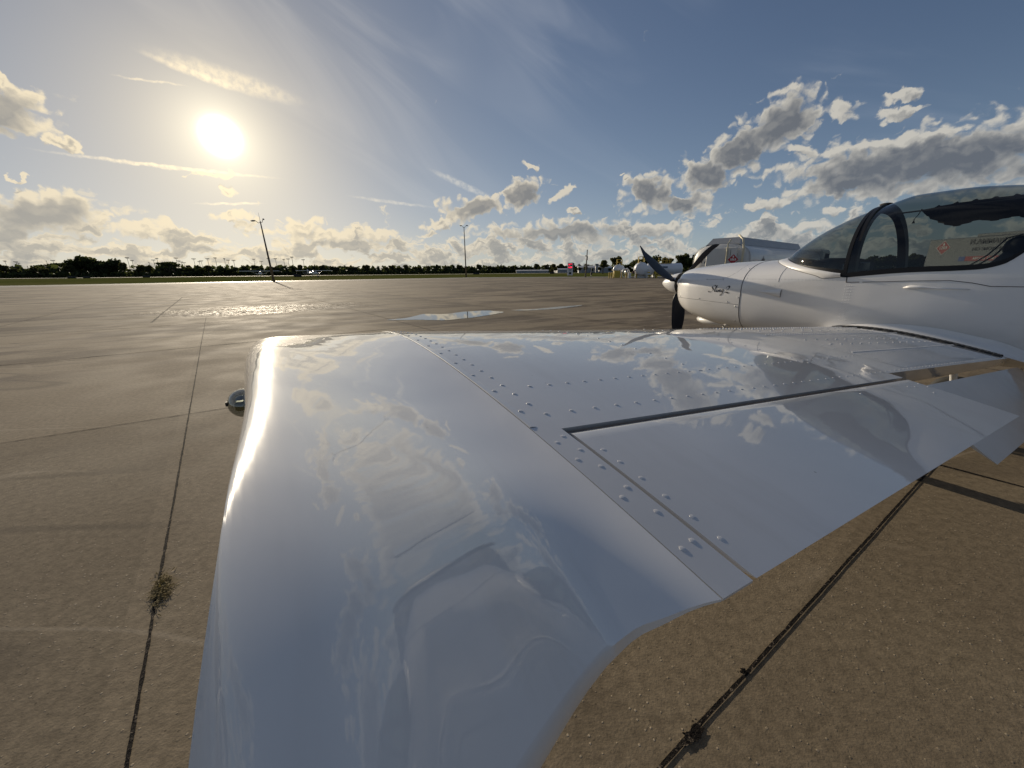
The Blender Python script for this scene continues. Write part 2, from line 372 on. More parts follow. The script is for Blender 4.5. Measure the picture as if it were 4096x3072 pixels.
# ------------------------------------------------------------------ ground
m36 = R(-36.5)
def concrete(T, b):
    g = T.node('ShaderNodeNewGeometry').outputs['Position']
    P = T.mapping(g, sc=(1, 1, 0))
    big = T.noise(P, .09, 6, .6); med = T.noise(P, .7, 6, .62); fine = T.noise(P, 28, 5, .7)
    al = T.mapping(P, rot=(0, 0, R(-28)))
    strk = T.noise(T.mapping(al, sc=(.12, .9, 1)), 1, 6, .62, .4)
    col = T.mix(T.mapr(big, .3, .7), (.205, .166, .112), (.258, .212, .150))
    col = T.mix(T.mapr(med, .3, .75), T.mix(.5, col, (.175, .138, .098)), col)
    col = T.mix(T.m('MULTIPLY', T.mapr(strk, .52, .72), .55), col, (.11, .085, .064))
    # dark damp stains in the middle distance
    dk = T.m('MULTIPLY', T.mapr(T.noise(T.mapping(al, sc=(.20, .55, 1)), 1, 6, .65), .47, .57), T.mapr(T.v('LENGTH', P), 6, 11))
    col = T.mix(T.m('MULTIPLY', dk, .72), col, (.065, .050, .040))
    pt = T.mapr(T.noise(T.mapping(P, loc=(3.3, 1.2, 0)), .33, 5, .62), .54, .68)
    col = T.mix(T.m('MULTIPLY', pt, .45), col, (.085, .068, .048))
    spots = T.mapr(T.voro(T.mapping(P, sc=(1, 1.6, 1)), .9, rand=1), .12, .05)
    spots = T.m('MULTIPLY', spots, T.mapr(T.noise(P, .25, 3), .5, .62))
    col = T.mix(T.m('MULTIPLY', spots, .65), col, (.06, .048, .04))
    # exposed aggregate
    ag = T.voro(P, 62, out='Distance'); agc = T.sep(T.voro(P, 62, out='Color'))
    sel = T.m('MULTIPLY', T.mapr(agc[0], .80, .86), T.mapr(ag, .30, .16))
    sel = T.m('MULTIPLY', sel, T.mapr(T.noise(P, 1.3, 4), .38, .62, .25, 1))
    col = T.mix(T.m('MULTIPLY', sel, .6), col, (.46, .40, .32))
    pit = T.m('MULTIPLY', T.mapr(agc[1], .86, .9), T.mapr(ag, .28, .12))
    col = T.mix(T.m('MULTIPLY', pit, .6), col, (.05, .04, .03))
    col = T.mix(.6, col, T.mix(T.mapr(fine, .25, .75), T.v('SCALE', col, scale=.55), T.v('SCALE', col, scale=1.4)))
    # slab to slab tone, tyre scuffs and oil drips
    sl = T.mapping(P, rot=(0, 0, R(-36.5))); q = T.sep(sl)
    cell = T.comb(T.m('FLOOR', T.m('DIVIDE', T.m('ADD', q[0], .55), 4.45)), T.m('FLOOR', T.m('DIVIDE', T.m('SUBTRACT', q[1], .3), 4.55)), 0.0)
    wn = T.node('ShaderNodeTexWhiteNoise'); T.put(wn.inputs['Vector'], cell)
    col = T.mix(.85, col, T.v('SCALE', col, scale=T.mapr(wn.outputs['Value'], 0, 1, .80, 1.14, False)))
    sc_ = T.m('ABSOLUTE', T.m('SUBTRACT', T.noise(T.mapping(P, rot=(0, 0, R(20)), sc=(.10, .55, 1)), 1, 2), .5))
    col = T.mix(T.m('MULTIPLY', T.mapr(sc_, .012, .002), T.m('MULTIPLY', T.mapr(T.noise(P, .35, 3), .5, .65), .35)), col, (.06, .05, .042))
    tr_ = T.m('ABSOLUTE', T.m('SUBTRACT', T.noise(T.mapping(P, loc=(9, 3, 0), rot=(0, 0, R(-12)), sc=(.2, .9, 1)), 1, 2), .5))
    col = T.mix(T.m('MULTIPLY', T.mapr(tr_, .010, .001), T.m('MULTIPLY', T.mapr(T.noise(P, .6, 3), .5, .6), .3)), col, (.40, .34, .26))
    T.put(b.inputs['Base Color'], col)
    # damp sheen patch under the sun
    pa = T.v('LENGTH', T.mapping(T.v('ADD', P, T.v('SCALE', T.v('SUBTRACT', T.noise(P, .5, 4, col=True), (.5, .5, .5)), scale=3.5)), loc=(-9.6, 15.2, 0), rot=(0, 0, R(33)), sc=(4.6, 2.8, 1), typ='TEXTURE'))
    wet = T.mapr(pa, 1.1, .6)
    rg = T.mapr(T.noise(P, 1.1, 5), .3, .7, .80, .92)
    T.put(b.inputs['Roughness'], T.m('SUBTRACT', rg, T.m('MULTIPLY', T.m('MULTIPLY', wet, T.mapr(T.noise(P, 7, 4, .7), .45, .6)), .30)))
    hgt = T.m('ADD', T.m('MULTIPLY', fine, .6), T.m('ADD', T.m('MULTIPLY', sel, .9), T.m('MULTIPLY', T.noise(P, 120, 3), .5)))
    nrm = T.bump(hgt, .55, .004)
    rip = T.node('ShaderNodeBump'); T.put(rip.inputs['Height'], T.noise(P, 14, 3, .6)); T.put(rip.inputs['Strength'], T.m('MULTIPLY', wet, .8)); T.put(rip.inputs['Distance'], .07); T.put(rip.inputs['Normal'], nrm)
    T.put(b.inputs['Normal'], rip.outputs[0])
M_CONC = mat('weathered_concrete', rough=.5, build=concrete, spec=.10)
def grass(T, b):
    g = T.node('ShaderNodeNewGeometry').outputs['Position']
    n1 = T.noise(g, .03, 5, .6); n2 = T.noise(g, .9, 4, .7)
    c = T.mix(T.mapr(n1, .35, .65), (.072, .085, .020), (.120, .118, .040))
    c = T.mix(T.mapr(n2, .3, .7), T.v('SCALE', c, scale=.7), T.v('SCALE', c, scale=1.25))
    T.put(b.inputs['Base Color'], c); b.inputs['Specular IOR Level'].default_value = 0.0
M_GRASS = mat('mown_grass', rough=.9, spec=.1, build=grass)
M_ASPH = vmat('dark_asphalt', (.060, .055, .052), .8, .2, .6)
M_EDGE = vmat('concrete_edge_reflection', (.40, .35, .28), .55, .15, .4)  # light reflected along the concrete edge, painted as a pale tone
M_RWY = vmat('distant_runway', (.26, .235, .20), .8, .15, .05)

def sheet(name, pts, z, m_, kind='structure', sub=1):
    mb = MB(); mb.fan([(x, y, z) for x, y in pts]); o = mb.build(name, m_); return tag(o, kind=kind)
EDGE = [(-160, 6), (-90, 39), (-66, 52.5), (-35, 76), (-8, 95), (32, 88), (85, 84), (200, 80)]
tag(sheet('ground', [(-3000, -3000), (3000, -3000), (3000, 3000), (-3000, 3000)], -.012, M_GRASS))
sheet('apron', EDGE + [(200, -120), (-160, -120)], 0.0, M_CONC)
def ribbon(name, pts, w0, w1, z, m_):
    L, Rr = [], []
    for i, p in enumerate(pts):
        a = Vector(pts[max(i - 1, 0)]); c = Vector(pts[min(i + 1, len(pts) - 1)]); t = (c - a).normalized(); n = Vector((-t.y, t.x)); q = Vector(p)
        L.append(q + n * w0); Rr.append(q + n * w1)
    mb = MB(); mb.grid([[(a.x, a.y, z), (b_.x, b_.y, z)] for a, b_ in zip(L, Rr)]); return tag(mb.build(name, m_), kind='structure')
ribbon('pavement_edge', EDGE, -2.4, .6, .004, M_EDGE)
ribbon('service_road', EDGE, -10.5, -2.6, .005, M_ASPH)
ribbon('runway', [(-420, 70), (-250, 150), (-100, 215), (60, 265), (220, 262)], -12, 12, 0.01, M_RWY)

# joints of the slabs: thin irregular sealant strips
mA = Vector((math.cos(R(36.5)), math.sin(R(36.5)))); nA = Vector((-math.sin(R(36.5)), math.cos(R(36.5))))
def seal(T, b):
    g = T.node('ShaderNodeNewGeometry').outputs['Position']
    n = T.noise(g, 60, 4, .7)
    T.put(b.inputs['Base Color'], T.mix(T.mapr(n, .55, .72), (.012, .010, .009), (.22, .18, .14))); T.put(b.inputs['Normal'], T.bump(n, 1, .01))
M_SEAL = mat('joint_sealant', rough=.9, spec=.1, build=seal)
jm = MB()
def joint(p0, p1, w, step=.03, jit=.35, z=.0035):
    p0 = Vector(p0); p1 = Vector(p1); L = (p1 - p0).length; n = max(2, int(L / step)); t = (p1 - p0) / L; q = Vector((-t.y, t.x)); rows = []
    wob = 0
    for i in range(n + 1):
        p = p0 + t * (L * i / n); wob = wob * .97 + random.uniform(-1, 1) * w * .05
        ww = w * (1 + random.uniform(-jit, jit)) / 2; rows.append([(p.x + q.x * (wob - ww), p.y + q.y * (wob - ww), z), (p.x + q.x * (wob + ww), p.y + q.y * (wob + ww), z)])
    jm.grid(rows)
# measured lines
def mn(a, b_): v_ = mA * a + nA * b_; return (v_.x, v_.y)
joint((-9.93, 12.49), (-.35, -.28), .011, .03)
joint((.41 - 2.28 * .6, .72 - 1.5 * .6), (2.69 + 2.28 * 3.5, 2.22 + 1.5 * 3.5), .012, .035, .12)
joint((-10.9, -1.3), (-.55, 5.3), .009, .04)
joint((-.55, 5.3), (6.5, 9.8), .008, .05)
for k in range(2, 9): joint(mn(-25, .3 + 4.55 * k), mn(30, .3 + 4.55 * k), .012 + .004 * k, .25, .5)
for k in range(1, 7): joint(mn(-.55 + 4.45 * k, -6), mn(-.55 + 4.45 * k, 40 + k), .016 + .002 * k, .12, .4)
for k in range(1, 5): joint(mn(-.6 - 4.45 * k, -6), mn(-.6 - 4.45 * k, 60), .016, .12, .4)
joint(mn(-1.8, 15.2), mn(-1.95, 30.5), .05, .2, .4)
tag(jm.build('pavement_joints', M_SEAL), kind='structure')
# crumbled joint hollows filled with grit
def spall(c, L, wd, ang_, seed):
    rs = random.Random(seed); mb = MB(); pts = []
    for k in range(22):
        t = 2 * math.pi * k / 22; r_ = (1 + rs.uniform(-.35, .25)); x = math.cos(t) * L * r_; y = math.sin(t) * wd * r_
        pts.append((c[0] + x * math.cos(ang_) - y * math.sin(ang_), c[1] + x * math.sin(ang_) + y * math.cos(ang_), .005))
    mb.fan(pts)
    for k in range(90):
        x = rs.gauss(0, L * .45); y = rs.gauss(0, wd * .45); s_ = rs.uniform(.0015, .0045)
        px, py = c[0] + x * math.cos(ang_) - y * math.sin(ang_), c[1] + x * math.sin(ang_) + y * math.cos(ang_)
        a_ = rs.uniform(0, 3); vs = [(px + s_ * math.cos(a_ + u) * rs.uniform(.6, 1.3), py + s_ * math.sin(a_ + u) * rs.uniform(.6, 1.3), .004) for u in (0, 1.6, 3.1, 4.7)]
        vs.append((px, py, .005 + s_ * .35)); mb.add(vs, [(0, 1, 4), (1, 2, 4), (2, 3, 4), (3, 0, 4)])
    o = mb.build('joint_grit', M_SEAL); tag(o, kind='stuff')
    return o
spall((.54, .80), .05, .017, R(33), 3); spall((.80, .985), .014, .009, R(33), 5)

# puddles: still water lying in shallow hollows
M_WATER = mat('puddle_water', (.03, .028, .025), .01, spec=.8, coat=0)
def puddle(pts, z=.006):
    mb = MB(); P = []
    n = len(pts)
    for i in range(n):
        a, b_ = Vector(pts[i]), Vector(pts[(i + 1) % n])
        for k in range(8):
            p = a.lerp(b_, k / 8); P.append(p)
    for _ in range(3): P = [(P[i - 1] + P[i] * 2 + P[(i + 1) % len(P)]) / 4 for i in range(len(P))]
    P = [p + Vector((random.uniform(-.02, .02), random.uniform(-.03, .03))) for p in P]
    mb.fan([(p.x, p.y, z) for p in P]); o = mb.build('puddle_water', M_WATER); return tag(o, kind='structure')
puddle([(-3.75, 11.2), (-3.2, 11.75), (-2.95, 12.9), (-2.2, 12.75), (-1.7, 13.5), (-.9, 13.9), (-.2, 13.35), (-.55, 12.6), (-1.2, 11.7), (-1.9, 11.05), (-2.7, 11.25)])
puddle([(-.1, 13.9), (.9, 14.3), (1.9, 15.2), (3.0, 15.9), (2.4, 15.0), (1.6, 14.2), (.6, 13.75)])

# ================================================================== the light aircraft
c_, s_ = math.cos(PSI), math.sin(PSI)
def L2W(x, y): X, Y = x + 4.45, y + 1.5; return (X * c_ - Y * s_, X * s_ + Y * c_)
AC = empty('light_aircraft', (*L2W(0, 0), 0), PSI, 'white low-wing two-seat light aircraft parked in the foreground, its near wing filling the view', 'airplane')
SJ, FlJ, zlJ, FtJ, ztJ = .2494, 1.5273, -.2955, .1175, -.2379
SR, FlR, zlR, FtR, ztR = 3.85, 1.4721, -.516, .1721, -.6179
TH, CM, HINGE, SAO, SAI = .109, .0278, .822, .2928, 1.6794
def foil(s, lower=False):
    th = 5 * TH * (.2969 * math.sqrt(s) - .126 * s - .3516 * s * s + .2843 * s**3 - .1021 * s**4); pp = .4
    c = CM / pp**2 * (2 * pp * s - s * s) if s < pp else CM / (1 - pp)**2 * (1 - 2 * pp + 2 * pp * s - s * s)
    return c - th if lower else c + th
def wpar(S):
    k = (S - SJ) / (SR - SJ); a = lambda A, B: A + (B - A) * k
    return a(FlJ, FlR), a(zlJ, zlR), a(FtJ, FtR), a(ztJ, ztR)
def wing(S, s, lower=False, off=0.0):
    Fl, zl, Ft, zt = wpar(S); c = Fl - Ft
    return Vector((S - 4.45, Fl - c * s - 1.5, H_CAM + zl + (zt - zl) * s + c * foil(s, lower) + off))
def wnorm(S, s):
    a = wing(S + .002, s) - wing(S - .002, s); b_ = wing(S, min(1, s + .004)) - wing(S, max(0, s - .004)); n = a.cross(b_)
    return (n if n.z > 0 else -n).normalized()
def srange(a, b_, n): return [a + (b_ - a) * i / n for i in range(n + 1)]
def chord_samples(s1, n=34): return [s1 * (i / n)**1.8 for i in range(n + 1)]
def flip(v_, sgn): return (v_[0] * sgn, v_[1], v_[2])
def rivet(mb, S, s, r=.0035, hgt=.0011, sgn=1, nseg=10):
    p = wing(S, s); n = wnorm(S, s); a = n.cross(Vector((0, 1, 0))).normalized(); b_ = a.cross(n)
    vs = []
    for (rr_, hh) in ((1.0, -.0004), (.93, .45 * hgt), (.62, .85 * hgt)):
        for k in range(nseg):
            t = 2 * math.pi * k / nseg; vs.append(flip(p + (a * math.cos(t) + b_ * math.sin(t)) * r * rr_ + n * hh, sgn))
    vs.append(flip(p + n * hgt, sgn)); fs = []
    for i in range(2):
        for k in range(nseg): fs.append((i * nseg + k, i * nseg + (k + 1) % nseg, (i + 1) * nseg + (k + 1) % nseg, (i + 1) * nseg + k))
    for k in range(nseg): fs.append((2 * nseg + k, 2 * nseg + (k + 1) % nseg, 3 * nseg))
    mb.add(vs, fs)
def build_wing(sgn):
    mb = MB()
    # outer rib strip, full chord
    for (Sa, Sb, s1, nS) in ((SJ + .0008, SAO, 1.0, 3), (SAO, SAI + .01, HINGE - .003, 26), (SAI + .01, 4.45, HINGE - .03, 44)):
        cs = chord_samples(s1); P = []
        for S in srange(Sa, Sb, nS):
            lowc = chord_samples(s1 if s1 == 1.0 else s1 - .03)
            P.append([flip(wing(S, s), sgn) for s in reversed(cs)] + [flip(wing(S, s, True), sgn) for s in lowc[1:]])
        mb.grid(P, True); mb.fan(P[0]); mb.fan(P[-1][::-1])
    # lap edge of the skins beside the tip: thin raised sheet edge
    P = []
    for s in chord_samples(HINGE - .012, 50): P.append([flip(wing(S, s, off=o), sgn) for S, o in ((SJ + .0009, .0001), (SJ + .0016, .0010), (SJ + .006, .0010), (SJ + .012, .0002))])
    mb.grid(P)
    if sgn == 1:
        rows = MB()
        def chordrow(S, s0, s1, sp, **k):
            c = 1.35; n = int((s1 - s0) * c / sp)
            for i in range(n + 1): rivet(rows, S, s0 + (s1 - s0) * i / n, **k)
        def spanrow(S0, S1, sa, sb, sp, **k):
            n = int((S1 - S0) / sp)
            for i in range(n + 1):
                S = S0 + (S1 - S0) * i / n; rivet(rows, S, sa + (sb - sa) * (S - SJ) / (SR - SJ), **k)
        chordrow(SJ + .017, .09, .775, .075, r=.0036, hgt=.0011); chordrow(SJ + .044, .07, .76, .038, r=.0036, hgt=.0011)
        [rivet(rows, SJ + .014, q, r=.0034, hgt=.0005) for q in (.840, .868, .918, .968)]; [rivet(rows, SJ + .032, q, r=.0034, hgt=.0005) for q in (.832, .856, .882, .910, .938, .966)]
        spanrow(SJ + .09, 3.75, .715, .62, .042)
        spanrow(SJ + .05, 3.75, .787, .775, .047)
        spanrow(SJ + .06, 2.2, .135, .12, .055, r=.004); spanrow(1.0, 3.6, .12, .12, .034, r=.006, hgt=.004)
        for S in (.85, 1.42): chordrow(S, .14, .70, .048, r=.004)
        for S in (1.98, 2.0): chordrow(S + .0, .10, .77, .045, r=.004)
        chordrow(2.62, .12, .76, .05, r=.0038); chordrow(3.2, .12, .76, .05, r=.0038)
        spanrow(1.95, 3.7, .23, .23, .028, r=.0060, hgt=.0036); spanrow(1.95, 3.72, .42, .40, .025, r=.0060, hgt=.0036); spanrow(2.0, 3.74, .675, .615, .022, r=.0060, hgt=.0036); spanrow(1.95, 3.7, .16, .16, .03, r=.0060, hgt=.0036)
        for j, s in enumerate((.28, .33, .50, .56)):
            spanrow(2.05 + .05 * (j % 2), 3.6, s, s, .11, r=.0060, hgt=.0034)
        o2 = rows
        mb.add(rows.v, rows.f)
        # doubler plate of the walkway
        P = []
        for S in srange(1.93, 3.80, 30):
            P.append([flip(wing(S, s, off=.0004 if 0 < i < 21 else .00005), sgn) for i, s in enumerate([.115] + srange(.117, .80 - .03, 19) + [.772])])
        mb.grid(P)
    o = mb.build('wing', M_WING, AC, smooth=True, angle=32, fix=False); return o
w_near = build_wing(1); w_far = build_wing(-1)

def build_aileron(sgn):
    mb = MB(); P = []
    ha = HINGE - .010
    for S in srange(SAO + .0055, SAI - .004, 22):
        up = [wing(S, s) for s in srange(1.0, ha + .02, 16)]
        lo = [wing(S, s, True) for s in srange(ha + .02, 1.0, 10)]
        a, b_ = up[-1], lo[0]; mid = (a + b_) / 2; rr = (a - b_).length / 2
        nose = [mid + Vector((0, math.sin(t) * rr * 1.0, math.cos(t) * rr)) for t in srange(.12, math.pi - .12, 9)]
        P.append([flip(q, sgn) for q in up + nose + lo[:-1]])
    mb.grid(P, True); mb.fan(P[0]); mb.fan(P[-1][::-1])
    if sgn == 1:
        for i, s in enumerate((.862, .882, .905, .928, .951, .972)): rivet(mb, SAO + .019, s, r=.0034, hgt=.0004)
        for S, s in ((SAI - .10, .86), (SAI - .10, .89), (SAI - .02, .852), (SAI - .02, .868), (SAI - .14, .855), (1.2, .85)): rivet(mb, S, s, r=.0035)
    return mb.build('aileron', M_WING, AC, smooth=True, angle=40, fix=False)
build_aileron(1); build_aileron(-1)

FLAP_A = R(30)
def build_flap(sgn):
    mb = MB(); P = []
    ha = HINGE - .01
    for S in srange(SAI + .012, 3.86, 30):
        Fl, zl, Ft, zt = wpar(S); c = Fl - Ft
        piv = wing(S, ha, True) + Vector((0, 0, .005))
        def tr(v_):
            d = v_ - piv; ca, sa = math.cos(FLAP_A), math.sin(FLAP_A)
            return Vector((piv.x, piv.y + d.y * ca * 1.06 + d.z * sa - .018, piv.z + d.y * sa * 1.06 + d.z * ca - .016))
        up = [tr(wing(S, s)) for s in srange(1.0, ha + .02, 16)]; lo = [tr(wing(S, s, True)) for s in srange(ha + .02, 1.0, 10)]
        a, b_ = up[-1], lo[0]; mid = (a + b_) / 2; rr = (a - b_).length / 2; ax = (a - b_).normalized(); fw = ax.cross(Vector((1, 0, 0))); fw = fw if fw.y > 0 else -fw
        nose = [mid + fw * math.sin(t) * rr + ax * math.cos(t) * rr for t in srange(.12, math.pi - .12, 9)]
        P.append([flip(q, sgn) for q in up + nose + lo[:-1]])
    mb.grid(P, True); mb.fan(P[0]); mb.fan(P[-1][::-1])
    return mb.build('flap', M_WING, AC, smooth=True, angle=40, fix=False)
build_flap(1); build_flap(-1)

# moulded wing tip
TE_S = [SJ, .2278, .2032, .1794, .1542, .1256, .1014, .0829, .0639, .0494, .0342, .0212, 0, -.025]
TE_F = [FtJ, .125, .1302, .1347, .131, .1198, .1072, .0965, .085, .0758, .0651, .0548, .045, .055]
def s_edge(F): return interp([0, .05, .08, .126, .17, .24, .35, .60, .90, 1.30, 1.5], [-.0268, -.0280, -.0288, -.0300, -.0320, -.0355, -.043, -.066, -.092, -.116, -.120], F)
def tip(S, s, lower=False):
    k = (SJ - S) / (SJ + .10)                       # 0 at the joint, 1 at the tip edge
    Fl, zl, Ft, zt = wpar(S)
    Fl2 = FlJ + (Fl - FlJ) - .09 * max(0, k)**9
    Ft2 = interp(TE_S[::-1], TE_F[::-1], SJ - (SJ + .025) * k) if k > 0 else Ft
    c = Fl2 - Ft2; F = Fl2 - c * s
    Sx = SJ - (SJ - s_edge(F)) * k if k > 0 else S
    c0 = FlJ - FtJ
    zc = zlJ + (ztJ - zlJ) * s + c0 * CM * .5
    e = max(0., 1 - max(0, k)**17.0)**(1 / 2.4)
    up = zlJ + (ztJ - zlJ) * s + c0 * foil(s); lo = zlJ + (ztJ - zlJ) * s + c0 * foil(s, True)
    # up-swept, thick outer trailing corner
    dd = ((SJ - .02) - Sx) * .968 + (.20 - F) * .246 + .035
    lift = .012 * max(0, dd / .30)**1.6 * (1 - smooth01((F - .75) / .6)) if dd > 0 else 0
    xx_ = max(0, 1.30 - F); lift = .165 * (xx_ - .38 * math.tanh(xx_ / .38))
    lift = lift * min(1, max(0, (SJ - .012 - Sx) / .275))**1.45 + .018 * max(0, (k - .1) / .9)**1.5
    thick = .012 * smooth01(k * 2.2) * smooth01((s - .45) / .5)
    lo -= thick
    z = (zc + (up - zc) * e) if not lower else (zc - (zc - lo) * e)
    tail = .026 * smooth01(k * 2.5) * max(0, (s - .88) / .12)**2.2
    rip = .0010 * math.sin(F * 11 + 3 * S) * smooth01(k * 1.5) + .0004 * math.sin(F * 27 - S * 20) * smooth01(k)
    if not lower: z += lift - tail + rip
    else: z += lift - tail
    return Vector((Sx - 4.45, F - 1.5, H_CAM + z))
def build_tip(sgn):
    mb = MB(); P = []
    ks = [0, .02, .05] + srange(.09, .86, 22) + [.89, .92, .945, .965, .98, .99, .996, .9992, 1.0]
    cs = [(i / 44)**1.7 for i in range(40)] ; cs = [c for c in cs if c < .80] + srange(.80, .96, 12) + [.97, .98, .988, .994, .998, 1.0]
    for k in ks:
        S = SJ - .0008 - (SJ - .0008 + .10) * k
        P.append([flip(tip(S, s), sgn) for s in reversed(cs)] + [flip(tip(S, s, True), sgn) for s in cs[1:]])
    mb.grid(P, True); mb.fan(P[0]); mb.fan(P[-1][::-1])
    o = mb.build('wing_tip', M_TIP, AC, smooth=True, angle=60, fix=False)
    return o
tipn = build_tip(1); build_tip(-1)
def nav_light(sgn, col):
    base = MB(); c = tip(-.10, .345) + Vector((-.002, 0, -.040))
    base.lathe([(.030, 0), (.030, -.012), (.020, -.02)], flip(c + Vector((0, 0, 0)), sgn), 'X', 20)
    hb = MB(); hb.ellipsoid(flip(c + Vector((.0, .0, 0)), sgn), (.012, .054, .032), 8, 16); hous = hb.build('navigation_light', M_TIP, AC, smooth=True)
    d = MB(); d.ellipsoid(flip(c + Vector((-.012, -.0, 0)), sgn), (.030, .042, .030), 12, 20); d.build('lens', M_LENS, hous, smooth=True)
    e = MB(); e.ellipsoid(flip(c + Vector((-.016, .012, 0)), sgn), (.014, .016, .014), 8, 12); e.build('lamp_bulb', M_CHROME, hous, smooth=True)
    y_ = MB(); y_.box(flip(c + Vector((-.016, -.020, 0)), sgn), (.02, .018, .02), 0, .003); y_.build('coloured_filter', mat('filter_' + ('red' if sgn == 1 else 'green'), col, .2), hous)
    r_ = MB(); r_.box(flip(c + Vector((-.040, -.012, .006)), sgn), (.004, .014, .008)); r_.build('clip', M_RUBBER, hous)
nav_light(1, (.35, .30, .02)); nav_light(-1, (.02, .3, .08))

# hairline crack of the tip paint
def surf_line(fn, pts, r, name, m_, parent):
    mb = MB(); mb.tube([fn(*p) for p in pts], r, 5); return mb.build(name, m_, parent)
# root seal strip and fillet
mb = MB(); P = []
for s in srange(.10, .775, 60): P.append([wing(3.742 + (-.005 if int(s * 400) % 2 else .005), s, off=.0016), wing(3.752, s, off=.010), wing(3.836, s, off=.012), wing(3.842, s, off=.0015)])
mb.grid(P); strip = mb.build('walkway_seal', M_RUBBER, AC)
mb = MB()
for i, s in enumerate(srange(.12, .77, 60)):
    p = wing(3.78 + .03 * (i % 2), s, off=.0115); mb.box(p, (.012, .006, .002))
mb.build('seal_perforation', M_METAL, strip)

# fuselage ---------------------------------------------------------
ST = [(1.70, .145, 1.17, 1.305, 1.03), (1.66, .225, 1.17, 1.34, .945), (1.58, .31, 1.165, 1.365, .875), (1.48, .375, 1.16, 1.385, .83), (1.35, .43, 1.16, 1.398, .795), (1.05, .49, 1.17, 1.425, .745),
      (.72, .525, 1.18, 1.436, .72), (.53, .54, 1.20, 1.441, .70), (.28, .555, 1.235, 1.445, .69), (0, .57, 1.27, 1.445, .68), (-.13, .572, 1.28, 1.849, .68), (-.31, .575, 1.28, 1.902, .68),
      (-.55, .575, 1.28, 1.907, .68), (-.79, .57, 1.28, 1.885, .68), (-1.2, .545, 1.28, 1.80, .69), (-1.6, .49, 1.27, 1.67, .71), (-2.0, .42, 1.26, 1.54, .75), (-3.0, .24, 1.22, 1.36, .90), (-4.3, .05, 1.18, 1.25, 1.08)]
YS = [s[0] for s in ST]
def sec(y):
    ws, zs, zb = (interp(YS, [s[i] for s in ST], y) for i in (1, 2, 4))
    if y >= -.13: zt = interp([1.70, 1.66, 1.58, 1.48, 1.35, 1.05, .72, .53, .28, -.13], [1.305, 1.34, 1.365, 1.385, 1.398, 1.425, 1.436, 1.441, 1.445, 1.445], y)
    else: zt = interp([s[0] for s in ST if s[0] <= -.13], [s[3] for s in ST if s[0] <= -.13], y)
    return ws, zs, zt, zb
NU = 2.15
def nlow(y): return 2.7 if y > 1.5 else (2.7 + (3.4 - 2.7) * smooth01((1.5 - y) / 1.0) if y > -1.6 else 3.4 - 1.0 * smooth01((-1.6 - y) / 1.5))
def fx(y, z):
    ws, zs, zt, zb = sec(y)
    if z >= zs: r_ = min(1, (z - zs) / (zt - zs)); return ws * max(0, 1 - r_**NU)**(1 / NU)
    n = nlow(y); r_ = min(1, (zs - z) / (zs - zb)); return ws * max(0, 1 - r_**n)**(1 / n)
WS_TOP_Y, WS_END_Y = .53, -.13
def base_x(y): return .572 * math.sqrt(max(0, 1 - ((y - WS_END_Y) / (WS_TOP_Y - WS_END_Y))**2))
SILL = [(-.13, 1.283), (-.45, 1.318), (-.80, 1.338), (-.90, 1.368), (-.96, 1.43), (-1.02, 1.52), (-1.15, 1.64), (-1.45, 1.70), (-1.75, 1.622)]
def bound(y):            # (x,z) of the top edge of the metal body
    ws, zs, zt, zb = sec(y)
    if y >= WS_TOP_Y: return 0.0, zt
    if y >= WS_END_Y:
        x = min(base_x(y), ws * .9999); return x, zs + (zt - zs) * (1 - (x / ws)**NU)**(1 / NU)
    if y > -1.75:
        z = interp([s[0] for s in SILL], [s[1] for s in SILL], y); z = min(z, zt - .001); return fx(y, z), z
    return 0.0, zt
def body_ring(y, off=0.0, nl=16, nu=14):
    ws, zs, zt, zb = sec(y); n = nlow(y); half = []
    for i in range(nl):
        t = math.pi / 2 * (1 - i / nl); half.append((ws * abs(math.cos(t))**(2 / n), zs - (zs - zb) * abs(math.sin(t))**(2 / n)))
    bx, bz = bound(y); tb = math.asin(min(1, max(0, ((bz - zs) / (zt - zs)))**(NU / 2)))
    for i in range(nu + 1):
        t = tb * i / nu; half.append((ws * max(0, math.cos(t))**(2 / NU), zs + (zt - zs) * math.sin(t)**(2 / NU)))
    ring = [(-x, y, z) for x, z in reversed(half)] + [(x, y, z) for x, z in half[1:]]
    if off:
        cz = (zs + zb) / 2; ring = [(x + off * (1 if x > .01 else -1 if x < -.01 else 0), y, z + off * (1 if z > zs + .02 else -1 if z < zb + .1 else 0)) for x, _, z in ring]
    return ring
ys = srange(.705, .53, 8) + srange(.525, -.13, 42)[1:] + srange(-.13, -.78, 20)[1:] + srange(-.78, -1.75, 44)[1:] + srange(-1.7501, -4.3, 40)
mb = MB(); mb.grid([body_ring(y) for y in ys]); mb.fan(body_ring(ys[-1]))
fus = mb.build('fuselage', M_BODY, AC, smooth=True, angle=50)
ys = [1.70, 1.697, 1.69, 1.68] + srange(1.665, .712, 50)
mb = MB(); mb.grid([body_ring(y, .0012) for y in ys]); mb.fan(body_ring(1.70, .0012)); cowl = mb.build('cowling', M_BODY, fus, smooth=True, angle=50)
